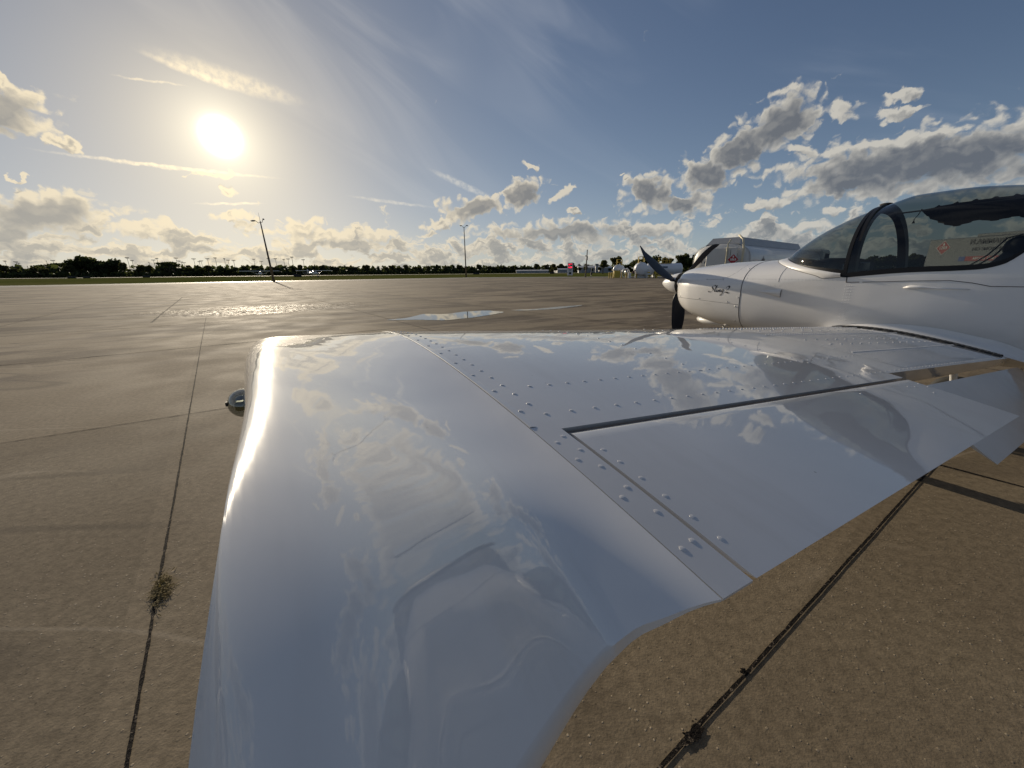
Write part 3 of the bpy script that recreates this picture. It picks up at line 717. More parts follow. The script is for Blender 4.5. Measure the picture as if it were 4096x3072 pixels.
# surface helper on port side
def side(y, z, off=.002): return Vector((-fx(y, z) - off, y, z))
def seam(pts, r=.0016, parent=fus, name='panel_seam', m_=M_DGREY, n=5):
    mb = MB(); mb.tube([side(y, z, .0004) for y, z in pts], r, n); return mb.build(name, m_, parent)
def poly(pts, n=12):
    o = []
    for a, b_ in zip(pts[:-1], pts[1:]): o += [(a[0] + (b_[0] - a[0]) * i / n, a[1] + (b_[1] - a[1]) * i / n) for i in range(n)]
    return o + [pts[-1]]
def ringseam(y, z0, z1, r=.0016, parent=fus):
    seam([(y, z0 + (z1 - z0) * i / 30) for i in range(31)], r, parent)
ringseam(.708, .74, sec(.708)[2] - .0005, .0016, cowl)
ringseam(.37, 1.24, sec(.37)[2] - .02, .0012)
seam(poly([(1.60, 1.03), (1.5, 1.035), (1.2, 1.03), (.72, 1.01)], 14), .0018, cowl)
# oil door, step line below the canopy, rivet rows
seam(poly([(1.28, 1.352), (1.10, 1.375), (.80, 1.395)]), .0012, cowl); seam(poly([(.80, 1.395), (.82, 1.33), (.87, 1.285), (.95, 1.255), (1.25, 1.24)]), .0016, cowl)
seam(poly([(-.24, 1.249), (-.5, 1.262), (-.70, 1.268), (-.80, 1.255), (-.88, 1.235), (-1.6, 1.24)], 16), .0022)
seam(poly([(-.135, 1.285), (-.138, 1.245)]), .004); seam(poly([(-.138, 1.245), (-.22, 1.249)]), .0025)
def domes(pts, r, name, m_, parent, hgt=.0016):
    mb = MB()
    for (y, z) in pts:
        p = side(y, z, 0); n = (side(y, z + .004, 0) - side(y, z - .004, 0)).cross(side(y + .004, z, 0) - side(y - .004, z, 0)).normalized()
        if n.x > 0: n = -n
        a = n.orthogonal().normalized(); b_ = n.cross(a); k = 8
        vs = [p + (a * math.cos(2 * math.pi * i / k) + b_ * math.sin(2 * math.pi * i / k)) * r for i in range(k)] + [p + (a * math.cos(2 * math.pi * i / k) + b_ * math.sin(2 * math.pi * i / k)) * r * .6 + n * hgt for i in range(k)] + [p + n * hgt * 1.15]
        fs = [(i, (i + 1) % k, k + (i + 1) % k, k + i) for i in range(k)] + [(k + i, k + (i + 1) % k, 2 * k) for i in range(k)]
        mb.add(vs, fs)
    o = mb.build(name, m_, parent, smooth=True)
    return o
rv = [(y, 1.262) for y in srange(.68, -.09, 28)] + [(y, 1.205) for y in srange(.60, .36, 6)]
rv += [(.685, z) for z in srange(1.25, 1.42, 8)] + [(.375, z) for z in srange(1.27, 1.42, 6)]
for y in (-.14, -.18, -.155, -.165): rv += [(y, z) for z in srange(.95, 1.22, 12)]
rvo = domes(rv, .0036, 'rivets', M_BODY, fus)
import bmesh
bm_ = bmesh.new(); bm_.from_mesh(fus.data); bm_.from_mesh(rvo.data); bm_.to_mesh(fus.data); bm_.free(); bpy.data.objects.remove(rvo)
rb = [(y, .90 - .0 * y) for y in (-.25, -.42, -.58, -.74, -.92, -1.1)]
for q_ in rb: domes([q_], .006, 'fairing_screw', M_SCREW, fus, .003)
for q_ in ([(1.52, 1.05), (1.19, 1.045), (.84, 1.03), (.75, .99), (.73, 1.08), (.76, .84), (1.13, 1.25), (.93, 1.25), (.735, 1.355)]): domes([q_], .0075, 'cowl_screw', M_METAL, cowl, .005)
# naca scoop
mb = MB(); P = []
for i in range(9):
    u = i / 8; y = .55 - .22 * u; hw = .003 + .036 * u**1.3; P.append([side(y, 1.150 + hw * k - .01 * u, .001 + .014 * u * max(0, 1 - k * k)**.5) for k in (-1, -.8, -.4, 0, .4, .8, 1)])
mb.grid(P); mb.build('side_scoop', M_BODY, fus, smooth=True)
mb = MB(); mb.fan([side(.329, 1.14 + .036 * k, .001 + .0135 * max(0, 1 - k * k)**.5) for k in srange(-1, 1, 8)]); mb.build('scoop_opening', mat('scoop_grey', (.2, .2, .2), .6), fus)
# door latch
mb = MB(); mb.tube([side(-.48, 1.215, .001), side(-.52, 1.222, .010), side(-.58, 1.222, .012), side(-.66, 1.215, .006), side(-.80, 1.214, .003)], [.004, .012, .009, .0045, .003], 8, flat=1.0); mb.build('canopy_latch', M_BODY, fus, smooth=True)
# wing root fillet
mb = MB(); P = []
for s in srange(.02, .995, 48):
    a = wing(3.845, s, off=.0012); zt_ = a.z + .004 + .066 * smooth01((s - .02) / .55) * (1 - smooth01((s - .72) / .27)); b_ = Vector((-fx(a.y, zt_) - .0015, a.y, zt_)); mid = Vector((b_.x - .004, a.y, a.z + .004))
    P.append([a * (1 - t)**2 + mid * 2 * t * (1 - t) + b_ * t * t for t in srange(0, 1, 8)])
mb.grid(P); mb.build('wing_root_fairing', M_BODY, fus, smooth=True)
# air intakes, exhaust chin
M_HOLE = mat('intake_black', (.004, .004, .004), .9)
for sg in (-1, 1):
    mb = MB(); mb.ellipsoid((sg * .19, 1.635, 1.20), (.075, .040, .056), 10, 18); lip = mb.build('intake_lip', M_BODY, cowl, smooth=True)
    mb = MB(); mb.ellipsoid((sg * .19, 1.655, 1.20), (.058, .030, .040), 8, 16); mb.build('intake_opening', M_HOLE, lip, smooth=True)
mb = MB(); mb.ellipsoid((0, 1.12, .77), (.22, .36, .075), 12, 20); mb.build('chin_scoop', M_BODY, cowl, smooth=True)
mb = MB(); mb.ellipsoid((0, 1.60, .93), (.13, .04, .04), 8, 16); mb.build('chin_intake', M_HOLE, cowl, smooth=True)
# cheek crease above the split (sculpted nose bulge)
mb = MB(); P = []
for i in range(15):
    u = i / 14; y = 1.66 - .62 * u; z0 = 1.262 - .03 * u; h_ = .046 * math.sin(math.pi * min(1, .15 + .85 * u))**.8
    P.append([side(y, z0 - h_ + 2 * h_ * k / 6, .0006 + .003 * math.sin(math.pi * u)**.7 * math.sin(math.pi * k / 6)) for k in range(7)])
mb.grid(P); mb.build('nose_bulge', M_BODY, cowl, smooth=True)

# lettering "Sling 2" brushed as a script in strokes
def stroke(mb, pts, w):
    # pts in (u to the right, v up) letter units; drawn with a flat nib
    P = []
    n = len(pts)
    dense = []
    for i in range(n - 1):
        p0, p1, p2, p3 = pts[max(0, i - 1)], pts[i], pts[i + 1], pts[min(n - 1, i + 2)]
        for k in range(8):
            t = k / 8; f_ = lambda a, b_, c, d: .5 * (2 * b_ + (c - a) * t + (2 * a - 5 * b_ + 4 * c - d) * t * t + (3 * b_ - a - 3 * c + d) * t**3)
            dense.append((f_(p0[0], p1[0], p2[0], p3[0]), f_(p0[1], p1[1], p2[1], p3[1])))
    dense.append(pts[-1]); nib = (math.cos(R(35)), math.sin(R(35)))
    for i, (u, v_) in enumerate(dense):
        ww = w * (.35 + .65 * math.sin(math.pi * (i + 1) / (len(dense) + 1))**.5)
        row = []
        for sg in (-1, 1):
            uu, vv_ = u + nib[0] * ww * sg, v_ + nib[1] * ww * sg; y = 1.075 - uu * .076; z = 1.112 + vv_ * .072; row.append(side(y, z, .0028))
        P.append(row)
    mb.grid(P)
mb = MB(); wq = .10
stroke(mb, [(1.12, .98), (.95, 1.12), (.62, 1.02), (.52, .82), (.68, .62), (.72, .42), (.5, .2), (.18, .12), (-.05, .2), (.1, .3)], wq)      # S
stroke(mb, [(.72, .28), (1.05, .55), (1.28, .98), (1.22, 1.05), (1.1, .8), (.98, .35), (1.08, .2), (1.25, .35)], wq)                          # l
stroke(mb, [(1.25, .35), (1.36, .55), (1.3, .3), (1.4, .2), (1.52, .34)], wq); stroke(mb, [(1.42, .74), (1.45, .80)], wq)                      # i
stroke(mb, [(1.52, .34), (1.62, .55), (1.56, .2), (1.68, .45), (1.8, .56), (1.8, .3), (1.88, .2), (2.0, .33)], wq)                            # n
stroke(mb, [(2.28, .5), (2.14, .56), (2.02, .38), (2.08, .22), (2.22, .34), (2.3, .55), (2.22, .1), (2.08, -.22), (1.92, -.24), (2.0, -.05), (2.4, .25)], wq)  # g
stroke(mb, [(2.72, .82), (2.86, 1.02), (3.1, 1.04), (3.16, .84), (2.95, .55), (2.62, .2), (2.58, .12)], wq * 1.15)
stroke(mb, [(2.58, .14), (2.8, .2), (3.1, .1), (3.28, .24)], wq * 1.15)                                                                      # 2
lt = mb.build('lettering', M_LETTER, cowl, fix=False)

# canopy -----------------------------------------------------------
def ztop(y): return interp([.53, .4, .25, .1, 0, -.12, -.31, -.55, -.79, -1.2, -1.6, -1.75], [1.441, 1.565, 1.679, 1.76, 1.803, 1.846, 1.902, 1.907, 1.885, 1.80, 1.67, 1.622], y)
def glass_ring(y, off=0.0, n=18, t0=0, t1=1):
    if y >= WS_END_Y:
        bx, bz = bound(y); zt = ztop(y); nn = 2.0 + (NU - 2.0) * smooth01((WS_TOP_Y - y) / .6)
        half = [(bx * max(0, math.cos(math.pi / 2 * k / n))**(2 / nn), bz + (zt - bz) * math.sin(math.pi / 2 * k / n)**(2 / nn)) for k in range(n + 1)]
    else:
        ws, zs, zt, zb = sec(y); bx, bz = bound(y); tb = math.asin(min(1, max(0, (bz - zs) / (zt - zs))**(NU / 2)))
        half = [(ws * max(0, math.cos(t))**(2 / NU), zs + (zt - zs) * math.sin(t)**(2 / NU)) for t in [tb + (math.pi / 2 - tb) * k / n for k in range(n + 1)]]
    half = [(x * (1 + off / .5), z + off * (z - 1.2) / .6) for x, z in half]
    ring = [(-x, y, z) for x, z in half] + [(x, y, z) for x, z in reversed(half[:-1])]
    return ring
mb = MB(); mb.grid([glass_ring(y) for y in [.5295, .526, .52, .51] + srange(.495, -.13, 36)]); mb.build('windshield', M_CANOPY, AC, smooth=True)
mb = MB(); mb.grid([glass_ring(y) for y in srange(-.1301, -1.745, 60)]); canopy = mb.build('canopy', M_CANOPY, AC, smooth=True)
def hoop(name, y0, y1, lean, o_out, o_in, parent, m_):
    mb = MB(); rows = []
    for (yy, oo) in ((y0, o_out), (y1, o_out), (y1, o_in), (y0, o_in)):
        ra = glass_ring(yy, 0); zb = ra[0][2]; zt = max(p[2] for p in ra)
        rows.append([(p[0] * (1 + oo / .5), p[1] + lean * ((p[2] - zb) / (zt - zb)), p[2] + oo * (p[2] - 1.2) / .6) for p in ra])
    rows.append(rows[0]); mb.grid(rows); return mb.build(name, m_, parent, smooth=True, angle=40)
hoop('windshield_bow', -.103, -.128, .035, .003, -.03, canopy, M_BLACKP)
hoop('canopy_frame', -.134, -.176, .055, -.002, -.055, canopy, M_BLACKP)
# black sill band of the canopy
mb = MB(); P = []
for y in srange(-.131, -1.74, 60):
    g_ = glass_ring(y, .003, 60); b0 = g_[0]; j = 3 if y > -.8 else 3
    P.append([g_[0], g_[1], g_[2], (g_[2][0] * .96, y, g_[2][2]), (g_[0][0] * .95, y, g_[0][2])])
mb.grid(P); P = [[(-q[0], q[1], q[2]) for q in r_] for r_ in P]; mb.grid(P); mb.build('canopy_sill', M_BLACKP, canopy, smooth=True, angle=40)
# black lower edge of windshield + white flange in front of it
mb = MB(); fl = MB(); P = []; Q = []
for y in [.5295, .526, .52, .51, .5] + srange(.485, -.12, 30):
    g_ = glass_ring(y, .002, 40); P.append([g_[0], g_[2]])
mb.grid(P); mb.grid([[(-q[0], q[1], q[2]) for q in r_] for r_ in P]); mb.build('windshield_edge', M_BLACKP, AC)
def flange_pt(th, wd, off):
    # ellipse in plan round the windshield foot, th 0 (nose) .. 90 (side)
    a, b_ = .572 - .0, WS_TOP_Y - WS_END_Y; x = (a + wd * .35) * math.sin(th); y = WS_END_Y + (b_ + wd) * math.cos(th)
    ws, zs, zt, zb = sec(y); xx = min(x, ws * .9999); z = zs + (zt - zs) * (1 - (xx / ws)**NU)**(1 / NU)
    return Vector((-xx - off * math.sin(th), y + 0, z + off))
P = []
for i in range(46):
    th = math.pi / 2 * (i / 45) * .965; wd = .085 * (1 - .75 * (i / 45)**2.5)
    P.append([flange_pt(th, wd, .0008), flange_pt(th, wd - .004, .006), flange_pt(th, wd * .5, .012), flange_pt(th, .004, .022), flange_pt(th, -.004, .020)])
fl.grid(P); fl.grid([[(-q[0], q[1], q[2]) for q in r_] for r_ in P]); fl.build('windshield_fairing', M_BODY, AC, smooth=True)
mb = MB(); mb.tube([flange_pt(math.pi / 2 * (i / 45) * .965, .085 * (1 - .75 * (i / 45)**2.5) + .002, .0012) for i in range(46)], .002, 5); mb.build('fairing_seam', M_DGREY, AC)
# antenna on the bow
mb = MB(); mb.ellipsoid((-.05, -.10, 1.857), (.02, .045, .012), 8, 12); mb.build('antenna', M_RUBBER, AC, smooth=True)
# interior
mb = MB()
for zz, wd in ((1.24, .52),): mb.fan([(-wd, .3, zz), (wd, .3, zz), (wd, -1.7, zz - .02), (-wd, -1.7, zz - .02)])
mb.build('cockpit_floor', M_LINER, AC)
mb = MB(); P = []
for y in srange(.50, .06, 20):
    ring = []
    for k in range(13):
        x = -.52 + 1.04 * k / 12; bx, bz = bound(y); bx = max(bx, .02); xx = x * bx / .55
        ring.append((xx, y, min(sec(y)[2] - .004, 1.405 - .04 * (abs(x) / .52)**2 + .05 * math.exp(-((y - .12) / .12)**2)) if y < .49 else 1.435))
    P.append(ring)
mb.grid(P); back = P[-1]; mb.grid([back, [(x, .04, 1.15) for x, y, z in back]]); mb.build('instrument_panel', M_LINER, AC, smooth=True, angle=50)
M_SCR = mat('dark_screen', (.03, .05, .08), .15)
mb = MB(); mb.box((-.18, .03, 1.335), (.16, .01, .10), 0, .004); mb.build('instrument_display', M_SCR, AC); mb = MB(); mb.box((.2, .03, 1.335), (.24, .01, .14), 0, .004); mb.build('instrument_display', M_SCR, AC)
for sx2 in (-.26, .26):
    mb = MB(); P = []
    for k in range(13):
        u = k / 12; z = 1.0 + .46 * u; y = -.62 - .28 * u; w = .20 * (1 - .35 * max(0, u - .55) / .45) * (1 if u < .97 else .8); t_ = .055
        P.append([(sx2 + w * math.cos(a), y + t_ * math.sin(a) * (1 + .3 * math.cos(2 * a)), z) for a in [2 * math.pi * j / 16 for j in range(16)]])
    mb.grid(P, True); mb.fan(P[-1]); seat = mb.build('seat', M_SEAT, AC, smooth=True, angle=60)
    mb = MB(); mb.ellipsoid((sx2, -.90, 1.475), (.14, .07, .075), 10, 16); mb.build('headrest', M_SEAT, seat, smooth=True)
    mb = MB()
    for dx in (-.07, .06):
        mb.tube([(sx2 + dx, -.97, 1.50), (sx2 + dx * 1.1, -.92, 1.555), (sx2 + dx * 1.2, -.85, 1.535), (sx2 + dx * 1.4, -.79, 1.43), (sx2 + dx * 1.5, -.68, 1.32), (sx2 + dx * 1.6, -.56, 1.26)], [.016] * 6, 6, flat=.3)
    mb.build('seat_belt', M_BELT, seat, smooth=True)
mb = MB(); mb.tube([(-.245, -.20, 1.755), (-.245, -.28, 1.758), (-.245, -1.5, 1.80)], .006, 6); mb.tube([(-.245, -.22, 1.745), (-.245, -.27, 1.72)], .004, 5); mb.build('sunshade_rail', M_RUBBER, canopy)
mb = MB(); mb.tube([(-.245, -.375, 1.77), (-.245, -.365, 1.735), (-.25, -.35, 1.705), (-.25, -.35, 1.675)], .010, 6, flat=.25); mb.build('sunshade_strap', M_BELT, canopy)
# pleated sunshade hanging under the roof
mb = MB(); P = []
for i, y in enumerate(srange(-.37, -1.6, 110)):
    row = []; ztop_e = interp([-1.6, -1.1, -.8, -.55, -.37], [1.70, 1.795, 1.80, 1.79, 1.765], y)
    sag = interp([-1.6, -1.2, -.95, -.72, -.55, -.48, -.37], [.10, .135, .135, .125, .135, .125, .02], y)
    for k in range(11):
        u = k / 10; ph = (y + .37) * 2 * math.pi / .088
        z = ztop_e - sag * u - .010 * u * math.cos(ph * .5) + (.012 * max(0, math.cos(ph))**4 if k == 0 else 0)
        row.append((-.24 + .16 * u + .010 * math.sin(ph) * (.4 + u), y + .008 * math.sin(ph * 2) * u, z))
    P.append(row)
mb.grid(P); mb.build('sunshade', M_FABR, canopy, smooth=True)

# spinner and propeller
PR_Y, PR_Z, PR_X = 1.80, 1.182, .02
prop = MB(); prof = []
for i in range(17): u = i / 16; prof.append((.135 * max(0, 1 - u**1.55)**.72 if i < 16 else .0015, .29 * u))
prop.lathe(prof, (PR_X, PR_Y, PR_Z), 'Y', 28); spin = prop.build('spinner', M_BODY, AC, smooth=True, angle=50)
mb = MB(); mb.lathe([(.134, -.022), (.134, 0), (.128, .002)], (PR_X, PR_Y, PR_Z), 'Y', 32); mb.lathe([(.10, -.10), (.10, -.02)], (PR_X, PR_Y, PR_Z), 'Y', 24); mb.build('backplate', M_RUBBER, spin, smooth=True, angle=40)
def blade(deg):
    a = R(deg); er = Vector((math.cos(a), 0, math.sin(a))); et = Vector((-math.sin(a), 0, math.cos(a))); ey = Vector((0, 1, 0)); mb = MB(); P = []
    hub = Vector((PR_X, PR_Y + .03, PR_Z))
    for i in range(25):
        u = i / 24; r_ = .06 + .84 * u
        ch = interp([0, .08, .2, .45, .75, .92, 1], [.06, .09, .16, .175, .12, .06, .012], u); th = interp([0, .1, .4, 1], [.04, .026, .014, .004], u)
        pit = R(interp([0, .2, .6, 1], [55, 38, 24, 16], u)); sweep = interp([0, .4, .8, 1], [0, .018, .0, -.055], u)
        row = []
        for k in range(12):
            t = 2 * math.pi * k / 12; cx_, cy_ = math.cos(t) * ch / 2, math.sin(t) * th / 2
            row.append(hub + er * r_ + et * -(cx_ * math.cos(pit) - cy_ * math.sin(pit) - sweep) + ey * (cx_ * math.sin(pit) + cy_ * math.cos(pit)))
        P.append(row)
    mb.grid(P, True); mb.fan(P[-1]); return mb.build('propeller_blade', M_PROP, spin, smooth=True)
for d in (154.0, 37.0, -85.0): blade(d)

# landing gear
M_TYRE = vmat('tyre_rubber', (.02, .02, .02), .8, .2, 20, .4)
def wheel(x, y, r, w, parent):
    mb = MB(); mb.lathe([(r * .55, -w / 2), (r * .85, -w / 2), (r * .97, -w * .3), (r, 0), (r * .97, w * .3), (r * .85, w / 2), (r * .55, w / 2)], (x, y, r), 'X', 26); t_ = mb.build('wheel', M_TYRE, parent, smooth=True)
    mb = MB(); mb.lathe([(.02, -w * .52), (r * .55, -w * .45), (r * .55, w * .45), (.02, w * .52)], (x, y, r), 'X', 18); mb.build('rim', M_METAL, t_, smooth=True)
    return t_
for sg in (-1, 1):
    mb = MB(); mb.tube([(sg * .35, -.62, .73), (sg * .62, -.62, .60), (sg * .86, -.63, .30), (sg * .90, -.63, .18)], [.035, .03, .026, .022], 10); leg = mb.build('main_gear_leg', M_BODY, AC, smooth=True)
    wheel(sg * .97, -.63, .18, .12, leg)
mb = MB(); mb.tube([(0, 1.05, .78), (0, 1.22, .45), (0, 1.26, .20)], [.03, .028, .025], 10); leg = mb.build('nose_gear_leg', M_METAL, AC, smooth=True); wheel(0, 1.26, .16, .10, leg)
# tail
def surf(name, root, tipc, parent, th=.045):
    # root/tip: (point LE, point TE); thickness direction from geometry
    mb = MB(); P = []
    for u in srange(0, 1, 8):
        le = Vector(root[0]).lerp(Vector(tipc[0]), u); te = Vector(root[1]).lerp(Vector(tipc[1]), u); ch = te - le
        nrm = ch.cross(Vector(tipc[0]) - Vector(root[0])).normalized()
        ring = [le + ch * s + nrm * th * (1 - .4 * u) * 2.2 * (math.sqrt(s) - s) for s in [i / 10 for i in range(11)]] + [le + ch * s - nrm * th * (1 - .4 * u) * 2.2 * (math.sqrt(s) - s) for s in [i / 10 for i in range(9, 0, -1)]]
        P.append(ring)
    mb.grid(P, True); mb.fan(P[0]); mb.fan(P[-1]); return mb.build(name, M_BODY, parent, smooth=True, angle=50)
surf('tail_fin', ((0, -3.35, 1.28), (0, -4.05, 1.2)), ((0, -3.95, 2.32), (0, -4.28, 2.32)), AC); surf('rudder', ((0, -4.06, 1.1), (0, -4.5, 1.15)), ((0, -4.29, 2.32), (0, -4.52, 2.32)), AC, .03)
for sg in (-1, 1): surf('tailplane', ((sg * .05, -3.7, 1.16), (sg * .05, -4.4, 1.16)), ((sg * 1.28, -3.9, 1.17), (sg * 1.28, -4.4, 1.17)), AC, .035)
# bleed holes in the aileron end

# ================================================================== trees and far field
def leafmat(name, c1, c2):
    def f(T, b):
        g = T.node('ShaderNodeNewGeometry').outputs['Position']; n = T.noise(g, .6, 3, .6); cm = T.mix(T.mapr(n, .3, .7), c1, c2); T.put(b.inputs['Base Color'], cm)
        tl = T.node('ShaderNodeBsdfTranslucent'); T.put(tl.inputs[0], T.v('MULTIPLY', cm, (1.5, 1.5, 1.0))); mx = T.node('ShaderNodeMixShader'); mx.inputs[0].default_value = .4
        T.l.new(b.outputs[0], mx.inputs[1]); T.l.new(tl.outputs[0], mx.inputs[2]); T.l.new(mx.outputs[0], T.n['Material Output'].inputs[0])
    return mat(name, c1, .8, spec=.15, build=f)
M_LEAF = [leafmat('leaves_dark', (.030, .040, .018), (.060, .072, .030)), leafmat('leaves_olive', (.045, .050, .022), (.080, .082, .038)), leafmat('leaves_pine', (.022, .034, .018), (.045, .060, .028))]
M_BARK = vmat('bark', (.07, .055, .042), .9, .2, 4)
def crown_mesh(lobes, n, size, seed, name, m_):
    rs = np.random.default_rng(seed); vs = []; fs = []
    tot = sum(l[3] * l[4] for l in lobes)
    for (cx, cy, cz, rx, rz) in lobes:
        k = int(n * rx * rz / tot)
        d = rs.normal(size=(k, 3)); d /= np.linalg.norm(d, axis=1)[:, None]; rad = rs.uniform(.55, 1.05, k)[:, None]
        p = np.array([cx, cy, cz]) + d * rad * np.array([rx, rx, rz])
        for q in p:
            a = rs.normal(size=3); a /= np.linalg.norm(a); b_ = np.cross(a, rs.normal(size=3)); b_ /= np.linalg.norm(b_); s1, s2 = size * rs.uniform(.6, 1.4, 2)
            i = len(vs); vs += [q + a * s1, q + b_ * s2, q - a * s1 * .8, q - b_ * s2 * .7]; fs.append((i, i + 1, i + 2, i + 3))
    me = bpy.data.meshes.new(name); me.from_pydata([tuple(v_) for v_ in vs], [], fs); me.materials.append(m_); return me
def lobes(seed, hgt, wid, flat=False, umb=False):
    r_ = random.Random(seed); L = []
    if umb:
        for k in range(9): a = r_.uniform(0, 6.3); d = wid * r_.uniform(.1, .42); L.append((math.cos(a) * d, math.sin(a) * d, hgt * r_.uniform(.80, .93), wid * .17, hgt * .06))
        return L
    for k in range(11):
        a = r_.uniform(0, 6.3); d = wid * r_.uniform(.0, .34); z = hgt * r_.uniform(.38, .84); sh = 1 - .35 * abs(z / hgt - .55)
        L.append((math.cos(a) * d, math.sin(a) * d, z, wid * r_.uniform(.14, .24) * sh, hgt * r_.uniform(.10, .17)))
    return L
def tree_proto(kind):
    hgt, wid = 7.0, (8.0, 6.5, 4.6, 9.5)[kind]
    me = crown_mesh(lobes(kind * 5 + 2, hgt, wid, umb=(kind == 3)), (900, 800, 600, 520)[kind], (.42, .40, .34, .36)[kind], kind, 'crown', M_LEAF[(0, 1, 2, 0)[kind]])
    r_ = random.Random(kind); mb = MB(); mb.tube([(0, 0, -.3), (.08, .05, hgt * .3), (-.05, .1, hgt * .62)], [.26, .20, .08], 7)
    for k in range(5):
        a = r_.uniform(0, 6.3); z = hgt * r_.uniform(.3, .5); d = wid * .26; mb.tube([(0, 0, z), (math.cos(a) * d * .5, math.sin(a) * d * .5, z + hgt * .12), (math.cos(a) * d, math.sin(a) * d, hgt * (.85 if kind == 3 else z / hgt + .25))], [.10, .07, .03], 5)
    tmp = mb.build('trunk', M_BARK); tm = tmp.data; bpy.data.objects.remove(tmp); return me, tm
PROTO = [tree_proto(k) for k in range(4)]
def tree(x, y, s, kind, label, group, rz=None, sz=1.0):
    rz = random.uniform(0, 6.28) if rz is None else rz
    e = empty(('broadleaf_tree', 'scrub_tree', 'pine_tree', 'umbrella_tree')[kind], (x, y, -.1), rz, label, 'tree', group); e.scale = (s, s, s * sz)
    link(bpy.data.objects.new('crown', PROTO[kind][0]), e); link(bpy.data.objects.new('trunk', PROTO[kind][1]), e)
LINE = [(-470, 110), (-330, 165), (-246, 200), (-160, 245), (-70, 300), (20, 335), (95, 330), (150, 270), (215, 215), (300, 190)]
def along(pts, step, off=0):
    out_ = []
    for (a, b_) in zip(pts[:-1], pts[1:]):
        a = Vector(a); b_ = Vector(b_); L = (b_ - a).length; t = (b_ - a) / L; n = Vector((-t.y, t.x)); k = int(L / step)
        out_ += [a + t * (L * (i + .5) / k) + n * off for i in range(k)]
    return out_
GRP = 'trees of the far treeline beyond the airfield'
LAB = ['dark rounded broadleaf tree in the far treeline', 'olive green scrubby tree in the far treeline across the airfield', 'narrow dark pine in the far treeline across the airfield', 'flat-topped umbrella tree rising out of the far treeline']
for i, p in enumerate(along(LINE, 5.6)):
    kind = random.choice([0, 0, 1, 1, 1, 2]); s = random.uniform(.80, 1.12) * (1.15 if p.x > 20 else 1)
    tree(p.x + random.uniform(-2, 2), p.y + random.uniform(-4, 4), s, kind, LAB[kind], GRP, sz=random.uniform(.8, 1.05))
def atpx(px, Y): return ((px - 512) / 397.0 * Y, Y)
ORD = ['first', 'second', 'third', 'fourth', 'fifth', 'sixth', 'seventh', 'eighth', 'ninth', 'tenth', 'eleventh', 'twelfth', 'thirteenth', 'fourteenth']
for n_, (px, s) in enumerate(((49, 1.0), (58, 1.05), (63, 1.1), (68, 1.15), (72, 1.1), (171, 1.15), (176, 1.0))): 
    x, y = atpx(px, 225); tree(x, y, s, 3, 'flat-topped umbrella tree above the far treeline, %s of these counting from the left' % ORD[n_], GRP)
for n_, (px, s, Y, kk) in enumerate(((80, 1.25, 214, 1), (86, 1.75, 214, 0), (93, 1.62, 216, 0), (101, 1.65, 218, 0), (109, 1.55, 220, 0), (116, 1.3, 222, 1))):
    x, y = atpx(px, Y); tree(x, y, s, kk, 'tall dark tree of the high clump at the left, %s in it from the left' % ORD[n_], 'trees of the tall clump at the left')
x, y = atpx(170, 240); tree(x, y, 1.35, 0, 'lone taller rounded tree with gaps in its crown, right of the tall clump', None)
for n_, px in enumerate((553, 556, 573, 577, 581, 586, 593, 601, 607, 611)):
    x, y = atpx(px, 236 + 6 * (n_ % 3)); tree(x, y, .42 + .12 * (n_ % 3), 1, 'low bush in front of the far hangars, %s of these from the left' % ORD[n_], 'bushes in front of the far hangars')
for n_, (px, s, Y) in enumerate(sorted([(617, 1.2, 150), (642, 1.25, 150), (650, 1.3, 148), (683, 1.35, 145), (690, 1.35, 145), (697, 1.3, 143), (604, .95, 160), (668, 1.1, 150), (873, 1.25, 120), (884, 1.2, 120), (897, 1.25, 118), (906, 1.3, 118), (916, 1.3, 118), (925, 1.1, 118)])):
    x, y = atpx(px, Y); tree(x, y, s * Y / 150 * .82, random.choice([0, 0, 1]), 'dark leafy tree behind tanks and trucks, %s of the row from the left' % ORD[n_], 'trees behind the fuel area')
# undergrowth and the mass of the wood behind
mb = MB(); rs = np.random.default_rng(4)
for off, hh, dens_, sz_ in ((5, 3.8, 1.1, 1.1), (11, 5.6, .9, 1.3), (-2, 2.4, 1.0, .9)):
    for p in along(LINE, dens_, off):
        for k in range(5):
            q = np.array([p.x, p.y, 0]) + rs.normal(size=3) * np.array([1.2, 1.2, 0]) + np.array([0, 0, rs.uniform(.0, hh)])
            a = rs.normal(size=3); a /= np.linalg.norm(a); b_ = np.cross(a, rs.normal(size=3)); b_ /= np.linalg.norm(b_); s1, s2 = sz_ * rs.uniform(.7, 1.5, 2)
            mb.add([q + a * s1, q + b_ * s2, q - a * s1, q - b_ * s2], [(0, 1, 2, 3)])
tag(mb.build('undergrowth', M_LEAF[0], fix=False), kind='stuff')

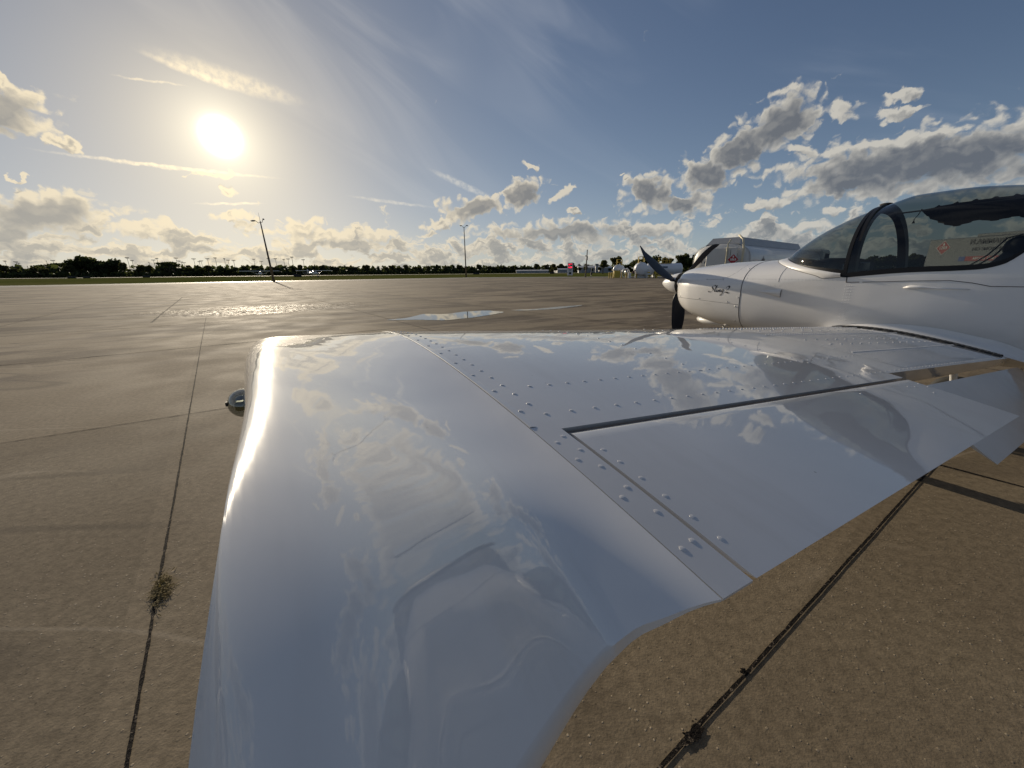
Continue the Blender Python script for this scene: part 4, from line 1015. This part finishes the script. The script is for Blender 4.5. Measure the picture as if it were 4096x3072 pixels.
# sports-field floodlight masts far behind the treeline
M_MAST = vmat('galvanised_mast', (.16, .16, .16), .6)
def mast_proto():
    mb = MB(); mb.tube([(0, 0, 0), (0, 0, 16)], [.2, .12], 6); pm = mb.build('pole', M_MAST)
    mb = MB(); mb.box((0, 0, 16), (2.9, .3, .25)); mb.box((0, 0, 15.4), (2.2, .25, .2))
    for k in range(5): mb.box((-1.2 + .6 * k, -.25, 16.25), (.4, .3, .35))
    lm = mb.build('lamp_bank', M_MAST); return pm, lm
pm, lm = mast_proto(); first = True
for i, x3 in enumerate([22, 75, 152, 168, 378, 426, 973, 1003, 1124, 1160, 1188, 1222, 1328, 1341, 1360, 1378, 1456, 1492, 1508, 1557, 1615, 1680, 1705, 1745, 1895, 1947, 2002, 2053, 2113, 2145, 2175, 2255]):
    px = x3 * .1356; Y = 330 + 40 * ((i * 37 % 10) / 10); x, y = atpx(px, Y)
    e = empty('floodlight_mast', (x, y, -.5), random.uniform(-.7, .7), 'tall thin floodlight mast sticking up behind the far treeline', 'floodlight', 'floodlight masts behind the treeline'); e.scale = (1, 1, random.uniform(.70, .95))
    if first: pm.parent = e; lm.parent = e; first = False
    else: link(pm.copy(), e); link(lm.copy(), e)

# apron lamp posts
M_POLE = vmat('weathered_post', (.11, .085, .06), .8, .2, 2)
def lamp_post(x, y, hgt, lean, lab, arms):
    e = empty('lamp_post', (x, y, 0), 0, lab, 'lamp post'); e.rotation_euler = (0, lean, 0)
    mb = MB(); mb.tube([(0, 0, -.1), (0, 0, 3.0), (0, 0, hgt)], [.17, .15, .08], 10); p_ = mb.build('pole', M_POLE, e, smooth=True)
    mb = MB(); mb.tube([(0, 0, 0), (0, 0, 2.4)], [.21, .20], 10); mb.build('pole_sleeve', vmat('rusty_yellow_sleeve', (.16, .10, .035), .7), e)
    for (dx, dz, L) in arms:
        mb = MB(); mb.tube([(0, 0, hgt - .15), (dx * .4, 0, hgt - .25 + dz * .2), (dx * .8, 0, hgt + dz)], .04, 6); a_ = mb.build('arm', M_POLE, e)
        mb = MB(); mb.ellipsoid((dx * .8 + (L / 2 if dx > 0 else -L / 2), 0, hgt + dz + .03), (L / 2, .22, .12), 6, 10); mb.build('lamp_head', M_MAST, a_, smooth=True)
    if arms[0][2] > .8:
        mb = MB(); mb.tube([(0, 0, hgt), (0, 0, hgt + 1.3)], [.03, .015], 5); mb.build('lightning_rod', M_MAST, e)
lamp_post(-40.0, 66.4, 9.4, R(-2.8), 'tall lamp post leaning to the left at the grass edge, under the sun', [(-.9, .12, .85), (.6, .25, .22)])
lamp_post(-11.5, 101.0, 12.0, R(-.3), 'upright lamp post with two short lamp heads at the grass edge near the middle', [(-.55, .2, .6), (.55, .2, .6)])
# utility pole and small post
e = empty('utility_pole', (16.0, 85.0, 0), 0, 'thin wooden utility pole with a transformer, right of the price sign', 'utility pole'); e.rotation_euler = (0, R(1.5), 0)
mb = MB(); mb.tube([(0, 0, -.1), (0, 0, 5.6)], [.16, .09], 8); mb.build('pole', M_POLE, e)
mb = MB(); mb.lathe([(.05, -.42), (.16, -.40), (.16, .38), (.05, .42)], (.02, -.2, 3.9), 'Z', 10); mb.build('transformer', M_MAST, e)
mb = MB(); mb.tube([(-.35, 0, 4.4), (.1, 0, 4.3)], .05, 5); mb.box((-.3, 0, 4.35), (.18, .15, .2)); mb.build('insulator_bracket', M_MAST, e)
e = empty('marker_post', (18.0, 89.0, 0), 0, 'slim pale post with a dark box at its foot, right of the utility pole', 'post')
mb = MB(); mb.tube([(0, 0, 0), (0, 0, 2.6)], .05, 6); mb.build('pole', vmat('pale_post', (.4, .4, .38)), e); mb = MB(); mb.box((.06, 0, .75), (.38, .3, .55), 0, .03); mb.build('control_box', M_RUBBER, e)

# fuel price sign
M_SIGN = vmat('sign_grey_paint', (.50, .52, .52), .5, .06, 1)
def led(txt, c, w, parent):
    mb = MB(); mb.box(c, (w, .04, .42)); d = mb.build('price_display', M_HOLE, parent)
    text_obj(txt, .44, mat('red_led_' + txt[:1] + txt[-1:], (.6, .02, .04), .4, emis=((1, .03, .07), 2.2)), d, (c[0], c[1] - .03, c[2]), (1, 0, 0), (0, 0, 1), .012, 'price_digits', 1.05)
e = empty('fuel_price_sign', (13.4, 90, 0), R(-6), 'grey upright fuel price sign with two red number displays, standing in the grass', 'sign')
mb = MB(); mb.box((0, 0, 1.75), (1.25, .3, 2.75), 0, .03); mb.build('sign_board', M_SIGN, e)
mb = MB(); mb.box((-.35, 0, .25), (.1, .1, .6)); mb.build('leg', M_MAST, e); mb = MB(); mb.box((.4, 0, .25), (.1, .1, .6)); mb.build('leg', M_MAST, e)
led('5.99', (0, -.17, 2.70), .86, e); led('6.58', (0, -.17, 2.10), .86, e)
mb = MB(); mb.lathe([(.02, 0), (.24, 0), (.24, -.03), (.02, -.03)], (0, -.16, .85), 'Y', 20); mb.build('round_emblem', M_HOLE, e)
mb = MB()
for k in range(3): mb.box((0, -.155, 1.62 - .12 * k), (.6 - .1 * k, .012, .05))
mb.build('small_print', M_MAST, e)

# horizontal storage tanks
M_TANK = vmat('white_tank_paint', (.66, .67, .69), .38, .07, .7, coat=.3)
M_YEL = vmat('safety_yellow', (.50, .36, .04), .55, .15, 3)
def tank(x, y, rz, r, L, lab, rail=True, windowed=False):
    e = empty('storage_tank', (x, y, 0), rz, lab, 'fuel tank', None); zc = r + .45
    prof = [(.02, -L / 2 - .35), (r * .45, -L / 2 - .30), (r * .8, -L / 2 - .14), (r, -L / 2 + .05), (r, L / 2 - .05), (r * .8, L / 2 + .14), (r * .45, L / 2 + .30), (.02, L / 2 + .35)]
    mb = MB(); mb.lathe(prof, (0, 0, zc), 'Y', 28); mb.build('tank_shell', M_TANK, e, smooth=True, angle=60)
    for sy in (-L * .3, L * .3): mb = MB(); mb.box((0, sy, .35), (r * 1.5, .25, .75), 0, .03); mb.build('saddle', M_TANK, e)
    if rail:
        mb = MB(); z0 = zc + r
        for yy in (-1.1, -.4, .4, 1.1):
            for xx in (-.5, .5): mb.tube([(xx, yy, z0 - .1), (xx, yy, z0 + 1.0)], .03, 5)
        for zz in (.5, 1.0):
            for xx in (-.5, .5): mb.tube([(xx, -1.1, z0 + zz), (xx, 1.1, z0 + zz)], .03, 5)
            for yy in (-1.1, 1.1): mb.tube([(-.5, yy, z0 + zz), (.5, yy, z0 + zz)], .03, 5)
        mb.box((0, 0, z0 + .04), (1.0, 2.3, .06)); mb.build('railing', M_YEL, e)
    mb = MB(); mb.lathe([(.02, 0), (.18, 0), (.18, .18), (.08, .24)], (0, L * .36, zc + r - .03), 'Z', 12); mb.build('vent_cap', M_TANK, e)
    if windowed: mb = MB(); mb.box((-r - .005, .5, zc + .35), (.05, 1.9, .35)); mb.build('name_panel', vmat('blue_grey_panel', (.10, .14, .2)), e)
    return e
tank(22.3, 82, R(-20), 1.02, 4.6, 'leftmost white storage tank, partly behind pipework and yellow bollards')
tank(24.0, 73.5, R(-14), 1.14, 4.8, 'middle white storage tank, its round end facing the apron, yellow railing on top')
tank(30.6, 79.5, R(82), 1.10, 6.4, 'white storage tank lying side-on with a dark panel, rightmost of the tanks', windowed=True)
def bollard(x, y):
    mb = MB(); mb.lathe([(.11, 0), (.11, .95), (.08, 1.03), (.01, 1.06)], (0, 0, 0), 'Z', 10); o = mb.build('bollard', M_YEL); o.location = (x, y, 0)
    return tag(o, 'yellow steel bollard in front of the fuel tanks', 'bollard', 'yellow bollards round the fuel tanks')
for px in (610.5, 612.5, 614.5, 623, 627.5, 632, 638, 645.5, 651, 655.5): x, y = atpx(px, 72.0); bollard(x, y)
for px, w, c, nm, lb, ct in ((618, 1.1, M_YEL, 'yellow_cabinet', 'yellow pump cabinet left of the tanks', 'cabinet'), (648, 1.5, vmat('pump_white', (.6, .6, .58)), 'pump_unit', 'white pump unit with a tapering foot beside the middle tank', 'pump'), (631, .55, vmat('pale_drum', (.62, .63, .64)), 'white_drum', 'white drum standing left of the middle tank', 'drum'), (658, .9, M_YEL, 'yellow_hose_reel', 'yellow hose reel stand right of the pump unit', 'hose reel'), (634.5, .7, vmat('rusty_brown', (.12, .05, .035)), 'rusty_valve_stand', 'rusty red-brown valve stand in front of the middle tank', 'valve stand')):
    x, y = atpx(px, 71.5); e = empty(nm, (x, y, 0), 0, lb, ct)
    if 'drum' in nm: mb = MB(); mb.lathe([(.27, 0), (.28, .3), (.27, .32), (.28, .6), (.27, .9), (.02, .92)], (0, 0, 0), 'Z', 14); mb.build('drum_body', c, e)
    elif 'pump' in nm: mb = MB(); mb.box((0, 0, .85), (w, .6, .6), 0, .05); mb.build('housing', c, e); mb = MB(); mb.tube([(0, 0, 0), (0, 0, .6)], [.16, .3], 8); mb.build('foot', c, e); mb = MB(); mb.box((.3, -.31, .95), (.5, .03, .18)); mb.build('warning_plate', M_YEL, e)
    elif 'reel' in nm: mb = MB(); mb.lathe([(.42, -.2), (.42, -.16), (.2, -.15), (.2, .15), (.42, .16), (.42, .2)], (0, 0, .95), 'Y', 18); mb.build('reel', c, e); mb = MB(); mb.box((0, 0, .35), (.3, .4, .7)); mb.build('stand', c, e)
    elif 'valve' in nm: mb = MB(); mb.tube([(0, 0, 0), (0, 0, 1.1), (.3, 0, 1.4)], .09, 8); mb.build('pipe', c, e); mb = MB(); mb.lathe([(.02, 0), (.25, 0), (.25, .05), (.02, .05)], (0, -.15, 1.0), 'Y', 14); mb.build('hand_wheel', c, e)
    else: mb = MB(); mb.box((0, 0, .7), (w, .7, 1.25), 0, .04); mb.build('housing', c, e); mb = MB(); mb.box((0, 0, 1.42), (w * 1.5, .8, .07)); mb.build('canopy_lid', c, e)
x, y = atpx(626, 74); e = empty('pipework', (x, y, 0), 0, 'white filter pipework in front of the leftmost tank', 'pipework')
mb = MB(); mb.tube([(-.5, 0, 0), (-.5, 0, 1.3), (-.2, 0, 1.6), (.5, 0, 1.6), (.8, 0, 1.2), (.8, 0, 0)], .12, 8); mb.build('pipe', M_TANK, e, smooth=True); mb = MB(); mb.lathe([(.02, .3), (.3, .35), (.3, 1.2), (.2, 1.35), (.02, 1.38)], (.2, -.3, 0), 'Z', 14); mb.build('filter_vessel', M_METAL, e, smooth=True)

# tank truck behind the nose -----------------------------------------
M_TRK = vmat('truck_white', (.60, .59, .56), .4, .08, .8, coat=.3)
M_TRKS = vmat('truck_grey_trim', (.34, .35, .36), .45, .1, 1)
M_PIPE = vmat('cream_pipe', (.62, .56, .40), .5)
M_RED = mat('placard_red', (.35, .02, .03), .5); M_WHT = mat('placard_white', (.7, .7, .68), .5); M_BLU = mat('placard_blue', (.03, .08, .3), .5)
def placard(parent, c, xdir, ydir, s, txt):
    x = Vector(xdir).normalized(); y = Vector(ydir).normalized(); n = x.cross(y); c = Vector(c)
    def dia(s_, o): return [c + n * o + x * s_, c + n * o + y * s_, c + n * o - x * s_, c + n * o - y * s_]
    mb = MB(); mb.fan(dia(s, .004)); p_ = mb.build('hazard_placard', M_WHT, parent, fix=False); mb = MB(); mb.fan(dia(s * .93, .008)); mb.build('placard_field', M_RED, p_, fix=False)
    text_obj(txt, s * .55, M_WHT, p_, c + n * .012 - y * s * .02, x, y, .004, 'placard_number')
    fl_ = MB(); fl_.fan([c + n * .013 + y * s * (.72) , c + n * .013 + y * s * .45 + x * s * .14, c + n * .013 + y * s * .3 + x * s * .06, c + n * .013 + y * s * .3 - x * s * .06, c + n * .013 + y * s * .45 - x * s * .14]); fl_.build('flame_symbol', M_WHT, p_, fix=False)
az_t = R(50); th_t = -az_t
TT = empty('tank_truck', (9.7, 18.5, 0), -az_t, 'large white fuel tank truck with a rounded tank, standing behind the propeller and nose', 'truck')
# local: +y along the truck away from the camera, rear face at y=0
def oval(w, zb, zt, n=30, p=2.6):
    cz = (zb + zt) / 2; h_ = (zt - zb) / 2; o = []
    for k in range(n):
        t = 2 * math.pi * k / n; c0, s0 = math.cos(t), math.sin(t); o.append((w * math.copysign(abs(c0)**(2 / p), c0), cz + h_ * math.copysign(abs(s0)**(2 / p), s0)))
    return o
mb = MB(); P = []
for yy, sc_ in ((-.22, .25), (-.20, .6), (-.12, .88), (0.02, 1), (.08, 1), (11.6, 1), (11.75, .9), (11.8, .3)): P.append([(x_ * sc_, yy, 1.72 + (z_ - 1.72) * sc_) for x_, z_ in oval(1.25, .95, 2.50)])
mb.grid(P, True); mb.fan(P[0]); mb.fan(P[-1]); tk = mb.build('tank_shell', M_TRK, TT, smooth=True, angle=50)
mb = MB(); P = [[(x_, yy, z_) for x_, z_ in oval(1.275, .93, 2.53)] for yy in (-.0, .05)]; mb.grid(P, True); mb.build('end_band', M_TRK, tk, smooth=True, angle=40)
mb = MB(); mb.add([(-.75, -.0, 2.42), (.75, -.0, 2.42), (.60, .35, 2.76), (-.60, .35, 2.76), (-.75, 9.3, 2.42), (.75, 9.3, 2.42), (.60, 9.0, 2.76), (-.60, 9.0, 2.76)], [(0, 1, 2, 3), (3, 2, 6, 7), (1, 5, 6, 2), (0, 3, 7, 4), (4, 7, 6, 5), (0, 4, 5, 1)]); mb.build('roof_coaming', M_TRKS, TT)
for yy in (2.0, 5.0, 8.2): mb = MB(); mb.lathe([(.25, 0), (.25, .06), (.1, .09)], (0, yy, 2.755), 'Z', 14); mb.build('manhole_lid', M_TRKS, TT)
mb = MB(); mb.box((.15, -.30, 1.55), (1.3, .16, 1.5), 0, .03); cab_ = mb.build('rear_cabinet', M_TRK, TT)
mb = MB(); mb.box((.55, -.385, 1.5), (.012, .01, 1.4)); mb.build('cabinet_seam', M_DGREY, cab_)
mb = MB(); mb.tube([(.42, -.44, .9), (.42, -.44, 2.45), (.42, -.2, 2.62)], .035, 8); mb.build('vent_pipe', M_PIPE, TT, smooth=True)
mb = MB(); mb.tube([(1.02, -.30, .6), (1.04, -.30, 2.2), (.96, -.28, 2.62), (.70, -.1, 2.80)], .045, 8); mb.build('vent_pipe', M_PIPE, TT, smooth=True)
placard(TT, (.70, -.392, 1.78), (1, 0, 0), (0, 0, 1), .24, '1863')
mb = MB(); mb.box((-1.279, 3.2, 1.9), (.006, .30, .42)); 
text_obj('JET A', .22, M_LETTER, TT, (-.72, -.23, 1.72), (1, 0, 0), (0, 0, 1), .006)
text_obj('NO SMOKING', .10, M_LETTER, TT, (-.25, -.385, 1.35), (1, 0, 0), (0, 0, 1), .003)
# small flame emblem on the flank (side facing the nose of the aircraft is +x)
mb = MB(); fl_pts = [(0, .0), (.13, .06), (.17, .2), (.10, .34), (.07, .24), (.02, .48), (-.05, .26), (-.11, .36), (-.16, .18), (-.12, .05)]
mb.fan([(1.262, 1.6 - u * 1.3, 1.50 + v_) for u, v_ in fl_pts]); mb.build('flame_emblem', M_LETTER, tk, fix=False)
mb = MB(); mb.box((0, 6, .78), (1.0, 12, .22)); mb.build('chassis', M_RUBBER, TT)
def big_wheel(x, y, parent, r=.5, w=.3):
    mb = MB(); mb.lathe([(r * .55, -w / 2), (r * .93, -w / 2), (r, -w * .35), (r, w * .35), (r * .93, w / 2), (r * .55, w / 2)], (x, y, r), 'X', 24); t_ = mb.build('wheel', M_TYRE, parent, smooth=True, angle=40)
    mb = MB(); mb.lathe([(.05, -w * .3), (r * .55, -w * .42), (r * .55, w * .42), (.05, w * .3)], (x, y, r), 'X', 16); mb.build('rim', M_METAL, t_)
for yy in (1.6, 2.8, 11.0):
    for xx in (-1.05, 1.05): big_wheel(xx, yy, TT)
mb = MB(); mb.box((0, 13.0, 1.6), (2.4, 2.0, 1.9), 0, .12); cb = mb.build('cab', M_TRK, TT); mb = MB(); mb.box((1.205, 13.2, 2.0), (.02, 1.0, .6)); mb.build('side_window', M_HOLE, cb); mb = MB(); mb.box((0, 14.005, 2.0), (2.0, .02, .7)); mb.build('front_window', M_HOLE, cb)

# box-sided refueller seen through the canopy -----------------------
BT = empty('refueller_truck', (27.0, 21.0, 0), 0, 'white box-sided fuel truck lettered FLAMMABLE, seen through the canopy', 'truck')
M_FADE = vmat('faded_lettering', (.10, .10, .11), .6)
M_TRK_SHADED = vmat('truck_white_shaded', (.21, .215, .235), .55, .1, .8)  # white truck body, the shade on its side put into a grey base colour
mb = MB(); mb.box((1.25, 1.5, 2.25), (2.5, 7.0, 1.62), 0, .03); bx_ = mb.build('tank_body', M_TRK_SHADED, BT)
mb = MB(); mb.box((1.25, .6, 3.02 + .12), (2.3, 3.9, .16), 0, .02); mb.build('roof_coaming', M_TRK_SHADED, bx_)
mb = MB(); mb.box((1.25, 4.0, 1.0), (2.45, 2.0, 1.0), 0, .03); mb.build('pump_cabinet', M_TRK_SHADED, BT); mb = MB(); mb.box((1.25, -1.2, 1.0), (2.45, 1.6, 1.0), 0, .03); mb.build('hose_cabinet', M_TRK_SHADED, BT)
mb = MB(); mb.box((1.25, 1.5, 1.3), (1.0, 8.0, .22)); mb.build('chassis', M_RUBBER, BT)
placard(BT, (-.004, 4.1, 2.55), (0, -1, 0), (0, 0, 1), .42, '1203')
text_obj('FLAMMABLE', .36, M_FADE, BT, (-.01, 1.75, 2.78), (0, -1, 0), (0, 0, 1), .012)
text_obj('NO SMOKING', .24, M_FADE, BT, (-.01, 1.75, 2.38), (0, -1, 0), (0, 0, 1), .006)
mb = MB(); mb.box((-.006, 1.9, 1.86), (.012, 2.3, .26)); sg_ = mb.build('grade_label', M_RED, BT); mb = MB(); mb.box((-.013, 2.9, 1.86), (.006, .34, .26)); mb.build('blue_field', M_BLU, sg_)
text_obj('AVGAS 100LL', .20, M_WHT, sg_, (-.016, 1.75, 1.86), (0, -1, 0), (0, 0, 1), .005)
for yy in (4.35, 3.75): mb = MB(); mb.lathe([(.02, 0), (.18, 0), (.18, -.02), (.02, -.02)], (-.003, yy, 1.28), 'X', 16); mb.build('round_marker', M_RED if yy > 4 else M_TRKS, BT)
for yy in (3.4, -1.6, -4.2):
    for xx in (.25, 2.25): big_wheel(xx, yy, BT, .48, .28)
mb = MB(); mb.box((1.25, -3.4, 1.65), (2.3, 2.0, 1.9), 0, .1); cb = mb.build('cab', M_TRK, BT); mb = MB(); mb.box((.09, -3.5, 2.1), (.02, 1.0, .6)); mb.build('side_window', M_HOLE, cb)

# high-wing trainers on the far taxiway ------------------------------
def trainer():
    e = empty('high_wing_aircraft', (0, 0, 0), 0)
    mb = MB(); P = []
    for yy, w, z0, z1 in ((2.3, .12, 1.05, 1.25), (2.1, .35, .85, 1.4), (1.2, .45, .75, 1.45), (.8, .5, .7, 1.85), (-.6, .5, .7, 1.95), (-1.6, .38, .85, 1.6), (-4.4, .1, 1.15, 1.35)):
        P.append([(w * math.cos(t), yy, (z0 + z1) / 2 + (z1 - z0) / 2 * math.sin(t)) for t in [2 * math.pi * k / 14 for k in range(14)]])
    mb.grid(P, True); mb.fan(P[0]); mb.fan(P[-1]); mb.build('fuselage', M_BODY, e, smooth=True)
    mb = MB(); mb.box((0, .2, 2.02), (11.0, 1.5, .16), 0, .07); mb.build('wing', M_BODY, e)
    for sg in (-1, 1):
        mb = MB(); mb.tube([(sg * .5, .3, .85), (sg * 2.6, .3, 1.96)], .045, 6); mb.build('wing_strut', M_BODY, e)
        mb = MB(); mb.tube([(sg * .4, -.1, .8), (sg * 1.15, -.1, .25)], .05, 6); g_ = mb.build('main_gear_leg', M_BODY, e); mb = MB(); mb.lathe([(.05, -.07), (.2, -.07), (.2, .07), (.05, .07)], (sg * 1.2, -.1, .2), 'X', 14); mb.build('wheel', M_TYRE, g_)
    mb = MB(); mb.tube([(0, 1.7, .8), (0, 1.75, .2)], .05, 6); g_ = mb.build('nose_gear_leg', M_BODY, e); mb = MB(); mb.lathe([(.05, -.06), (.18, -.06), (.18, .06), (.05, .06)], (0, 1.75, .18), 'X', 14); mb.build('wheel', M_TYRE, g_)
    mb = MB(); mb.box((0, -4.2, 1.3), (3.4, .8, .07), 0, .03); mb.build('tailplane', M_BODY, e)
    mb = MB(); mb.add([(-.04, -3.7, 1.3), (-.04, -4.6, 1.3), (-.04, -4.8, 2.5), (-.04, -4.35, 2.5), (.04, -3.7, 1.3), (.04, -4.6, 1.3), (.04, -4.8, 2.5), (.04, -4.35, 2.5)], [(0, 1, 2, 3), (7, 6, 5, 4), (0, 3, 7, 4), (1, 5, 6, 2), (3, 2, 6, 7), (0, 4, 5, 1)]); mb.build('tail_fin', M_BODY, e)
    mb = MB(); mb.box((0, .72, 1.62), (.86, .3, .34)); mb.build('windshield', M_HOLE, e)
    mb = MB(); mb.box((0, 2.36, 1.15), (1.8, .03, .12), 0, .01); mb.build('propeller', M_PROP, e)
    return e
t1 = trainer(); t1.location = (-81, 128, 0); t1.rotation_euler.z = R(-150); tag(t1, 'white high-wing aircraft on the far taxiway, the one behind the leaning lamp post', 'airplane', 'high-wing aircraft on the far taxiway')
t2 = t1.copy(); COL.objects.link(t2)
for ch in list(t1.children):
    c2 = ch.copy(); COL.objects.link(c2); c2.parent = t2
    for g2 in ch.children: d2 = g2.copy(); COL.objects.link(d2); d2.parent = c2
t2.location = (-63, 127, 0); t2.rotation_euler.z = R(-128); tag(t2, 'white high-wing aircraft on the far taxiway, to the right of the other one', 'airplane', 'high-wing aircraft on the far taxiway')

# far hangars and small tower ---------------------------------------
M_HANG = vmat('hangar_pale', (.30, .31, .32), .6, .06, .2)
def hangar(px, Y, w, d_, h_, lab, rz=0):
    x, y = atpx(px, Y); e = empty('hangar', (x, y, 0), rz, lab, 'building')
    mb = MB(); mb.add([(-w / 2, -d_ / 2, 0), (w / 2, -d_ / 2, 0), (w / 2, d_ / 2, 0), (-w / 2, d_ / 2, 0), (-w / 2, -d_ / 2, h_), (w / 2, -d_ / 2, h_), (w / 2, d_ / 2, h_), (-w / 2, d_ / 2, h_)], [(0, 1, 5, 4), (1, 2, 6, 5), (2, 3, 7, 6), (3, 0, 4, 7)]); mb.build('wall', M_HANG, e)
    mb = MB(); r_ = [(-w / 2 - .3, -d_ / 2 - .3, h_), (w / 2 + .3, -d_ / 2 - .3, h_), (w / 2 + .3, 0, h_ * 1.35), (-w / 2 - .3, 0, h_ * 1.35), (w / 2 + .3, d_ / 2 + .3, h_), (-w / 2 - .3, d_ / 2 + .3, h_)]; mb.add(r_, [(0, 1, 2, 3), (3, 2, 4, 5), (0, 3, 5), (1, 4, 2)]); mb.build('roof', vmat('roof_pale', (.5, .5, .5), .6), e)
    for k in range(max(1, int(w / 9))): mb = MB(); mb.box((-w / 2 + 5 + 9 * k, -d_ / 2 - .03, h_ * .42), (5.5, .06, h_ * .8)); mb.build('door', vmat('hangar_door', (.25, .27, .29), .6), e)
hangar(533, 300, 24, 10, 1.7, 'long low pale hangar in front of the treeline, left of the price sign')
hangar(562, 290, 8, 10, 2.3, 'pale low hangar roof just behind the fuel price sign', R(8))
hangar(590, 260, 14, 12, 3.3, 'pale hangar behind the utility pole', R(-6))
hangar(604, 250, 8, 10, 3.0, 'greyish hangar roof rising at the left of the fuel tanks', R(5))
x, y = atpx(597.5, 245); e = empty('control_tower', (x, y, 0), 0, 'small square grey tower standing above the far hangars', 'tower')
mb = MB(); mb.box((0, 0, 2.2), (1.4, 1.4, 4.4)); mb.build('tower_shaft', M_HANG, e); mb = MB(); mb.box((0, 0, 4.9), (1.9, 1.9, 1.0)); mb.build('tower_cab', vmat('tower_glass', (.12, .15, .17), .2), e)

# dark low marker boxes by the runway
for i, (px, Y, w) in enumerate(((71, 150, 3.0), (86, 150, 2.4), (146, 160, 2.6), (298, 135, 2.4), (477, 190, 3.0), (553, 190, 2.0), (295, 210, 2.6))):
    x, y = atpx(px, Y); mb = MB(); mb.box((0, 0, .45), (w, .5, .8), 0, .05); mb.box((-w * .35, 0, .06), (.12, .3, .12)); mb.box((w * .35, 0, .06), (.12, .3, .12)); o = mb.build('taxiway_sign', M_RUBBER); o.location = (x, y, 0)
    tag(o, 'low dark taxiway sign seen from behind out in the airfield grass', 'sign', 'taxiway signs in the grass')

# weed growing in the joint ------------------------------------------
M_WEED = leafmat('weed_leaf', (.085, .080, .028), (.21, .165, .08))
mb = MB(); rs = random.Random(11); jd = Vector((-.62, .785, 0))
for i in range(230):
    t = rs.gauss(0, .055); o_ = jd * t + Vector((rs.gauss(0, .012), rs.gauss(0, .012), 0)); a = rs.uniform(0, 6.28); L = rs.uniform(.015, .06) * (1 - abs(t) * 4 if abs(t) < .12 else .5); L = abs(L) + .008; up_ = rs.uniform(.05, .65)
    d = Vector((math.cos(a), math.sin(a), up_)).normalized(); w = rs.uniform(.0012, .0032); sd_ = Vector((-math.sin(a), math.cos(a), 0)) * w
    p0 = o_; p1 = o_ + d * L * .55; p2 = o_ + d * L + Vector((0, 0, -L * .3)); mb.add([p0 - sd_ * .6, p0 + sd_ * .6, p1 + sd_, p1 - sd_, p2], [(0, 1, 2, 3), (3, 2, 4)])
wd_ = mb.build('weed', M_WEED, fix=False); wd_.location = (-1.57, 1.37, .004); tag(wd_, 'small tuft of grassy weed growing out of the concrete joint left of the wing', 'plant')
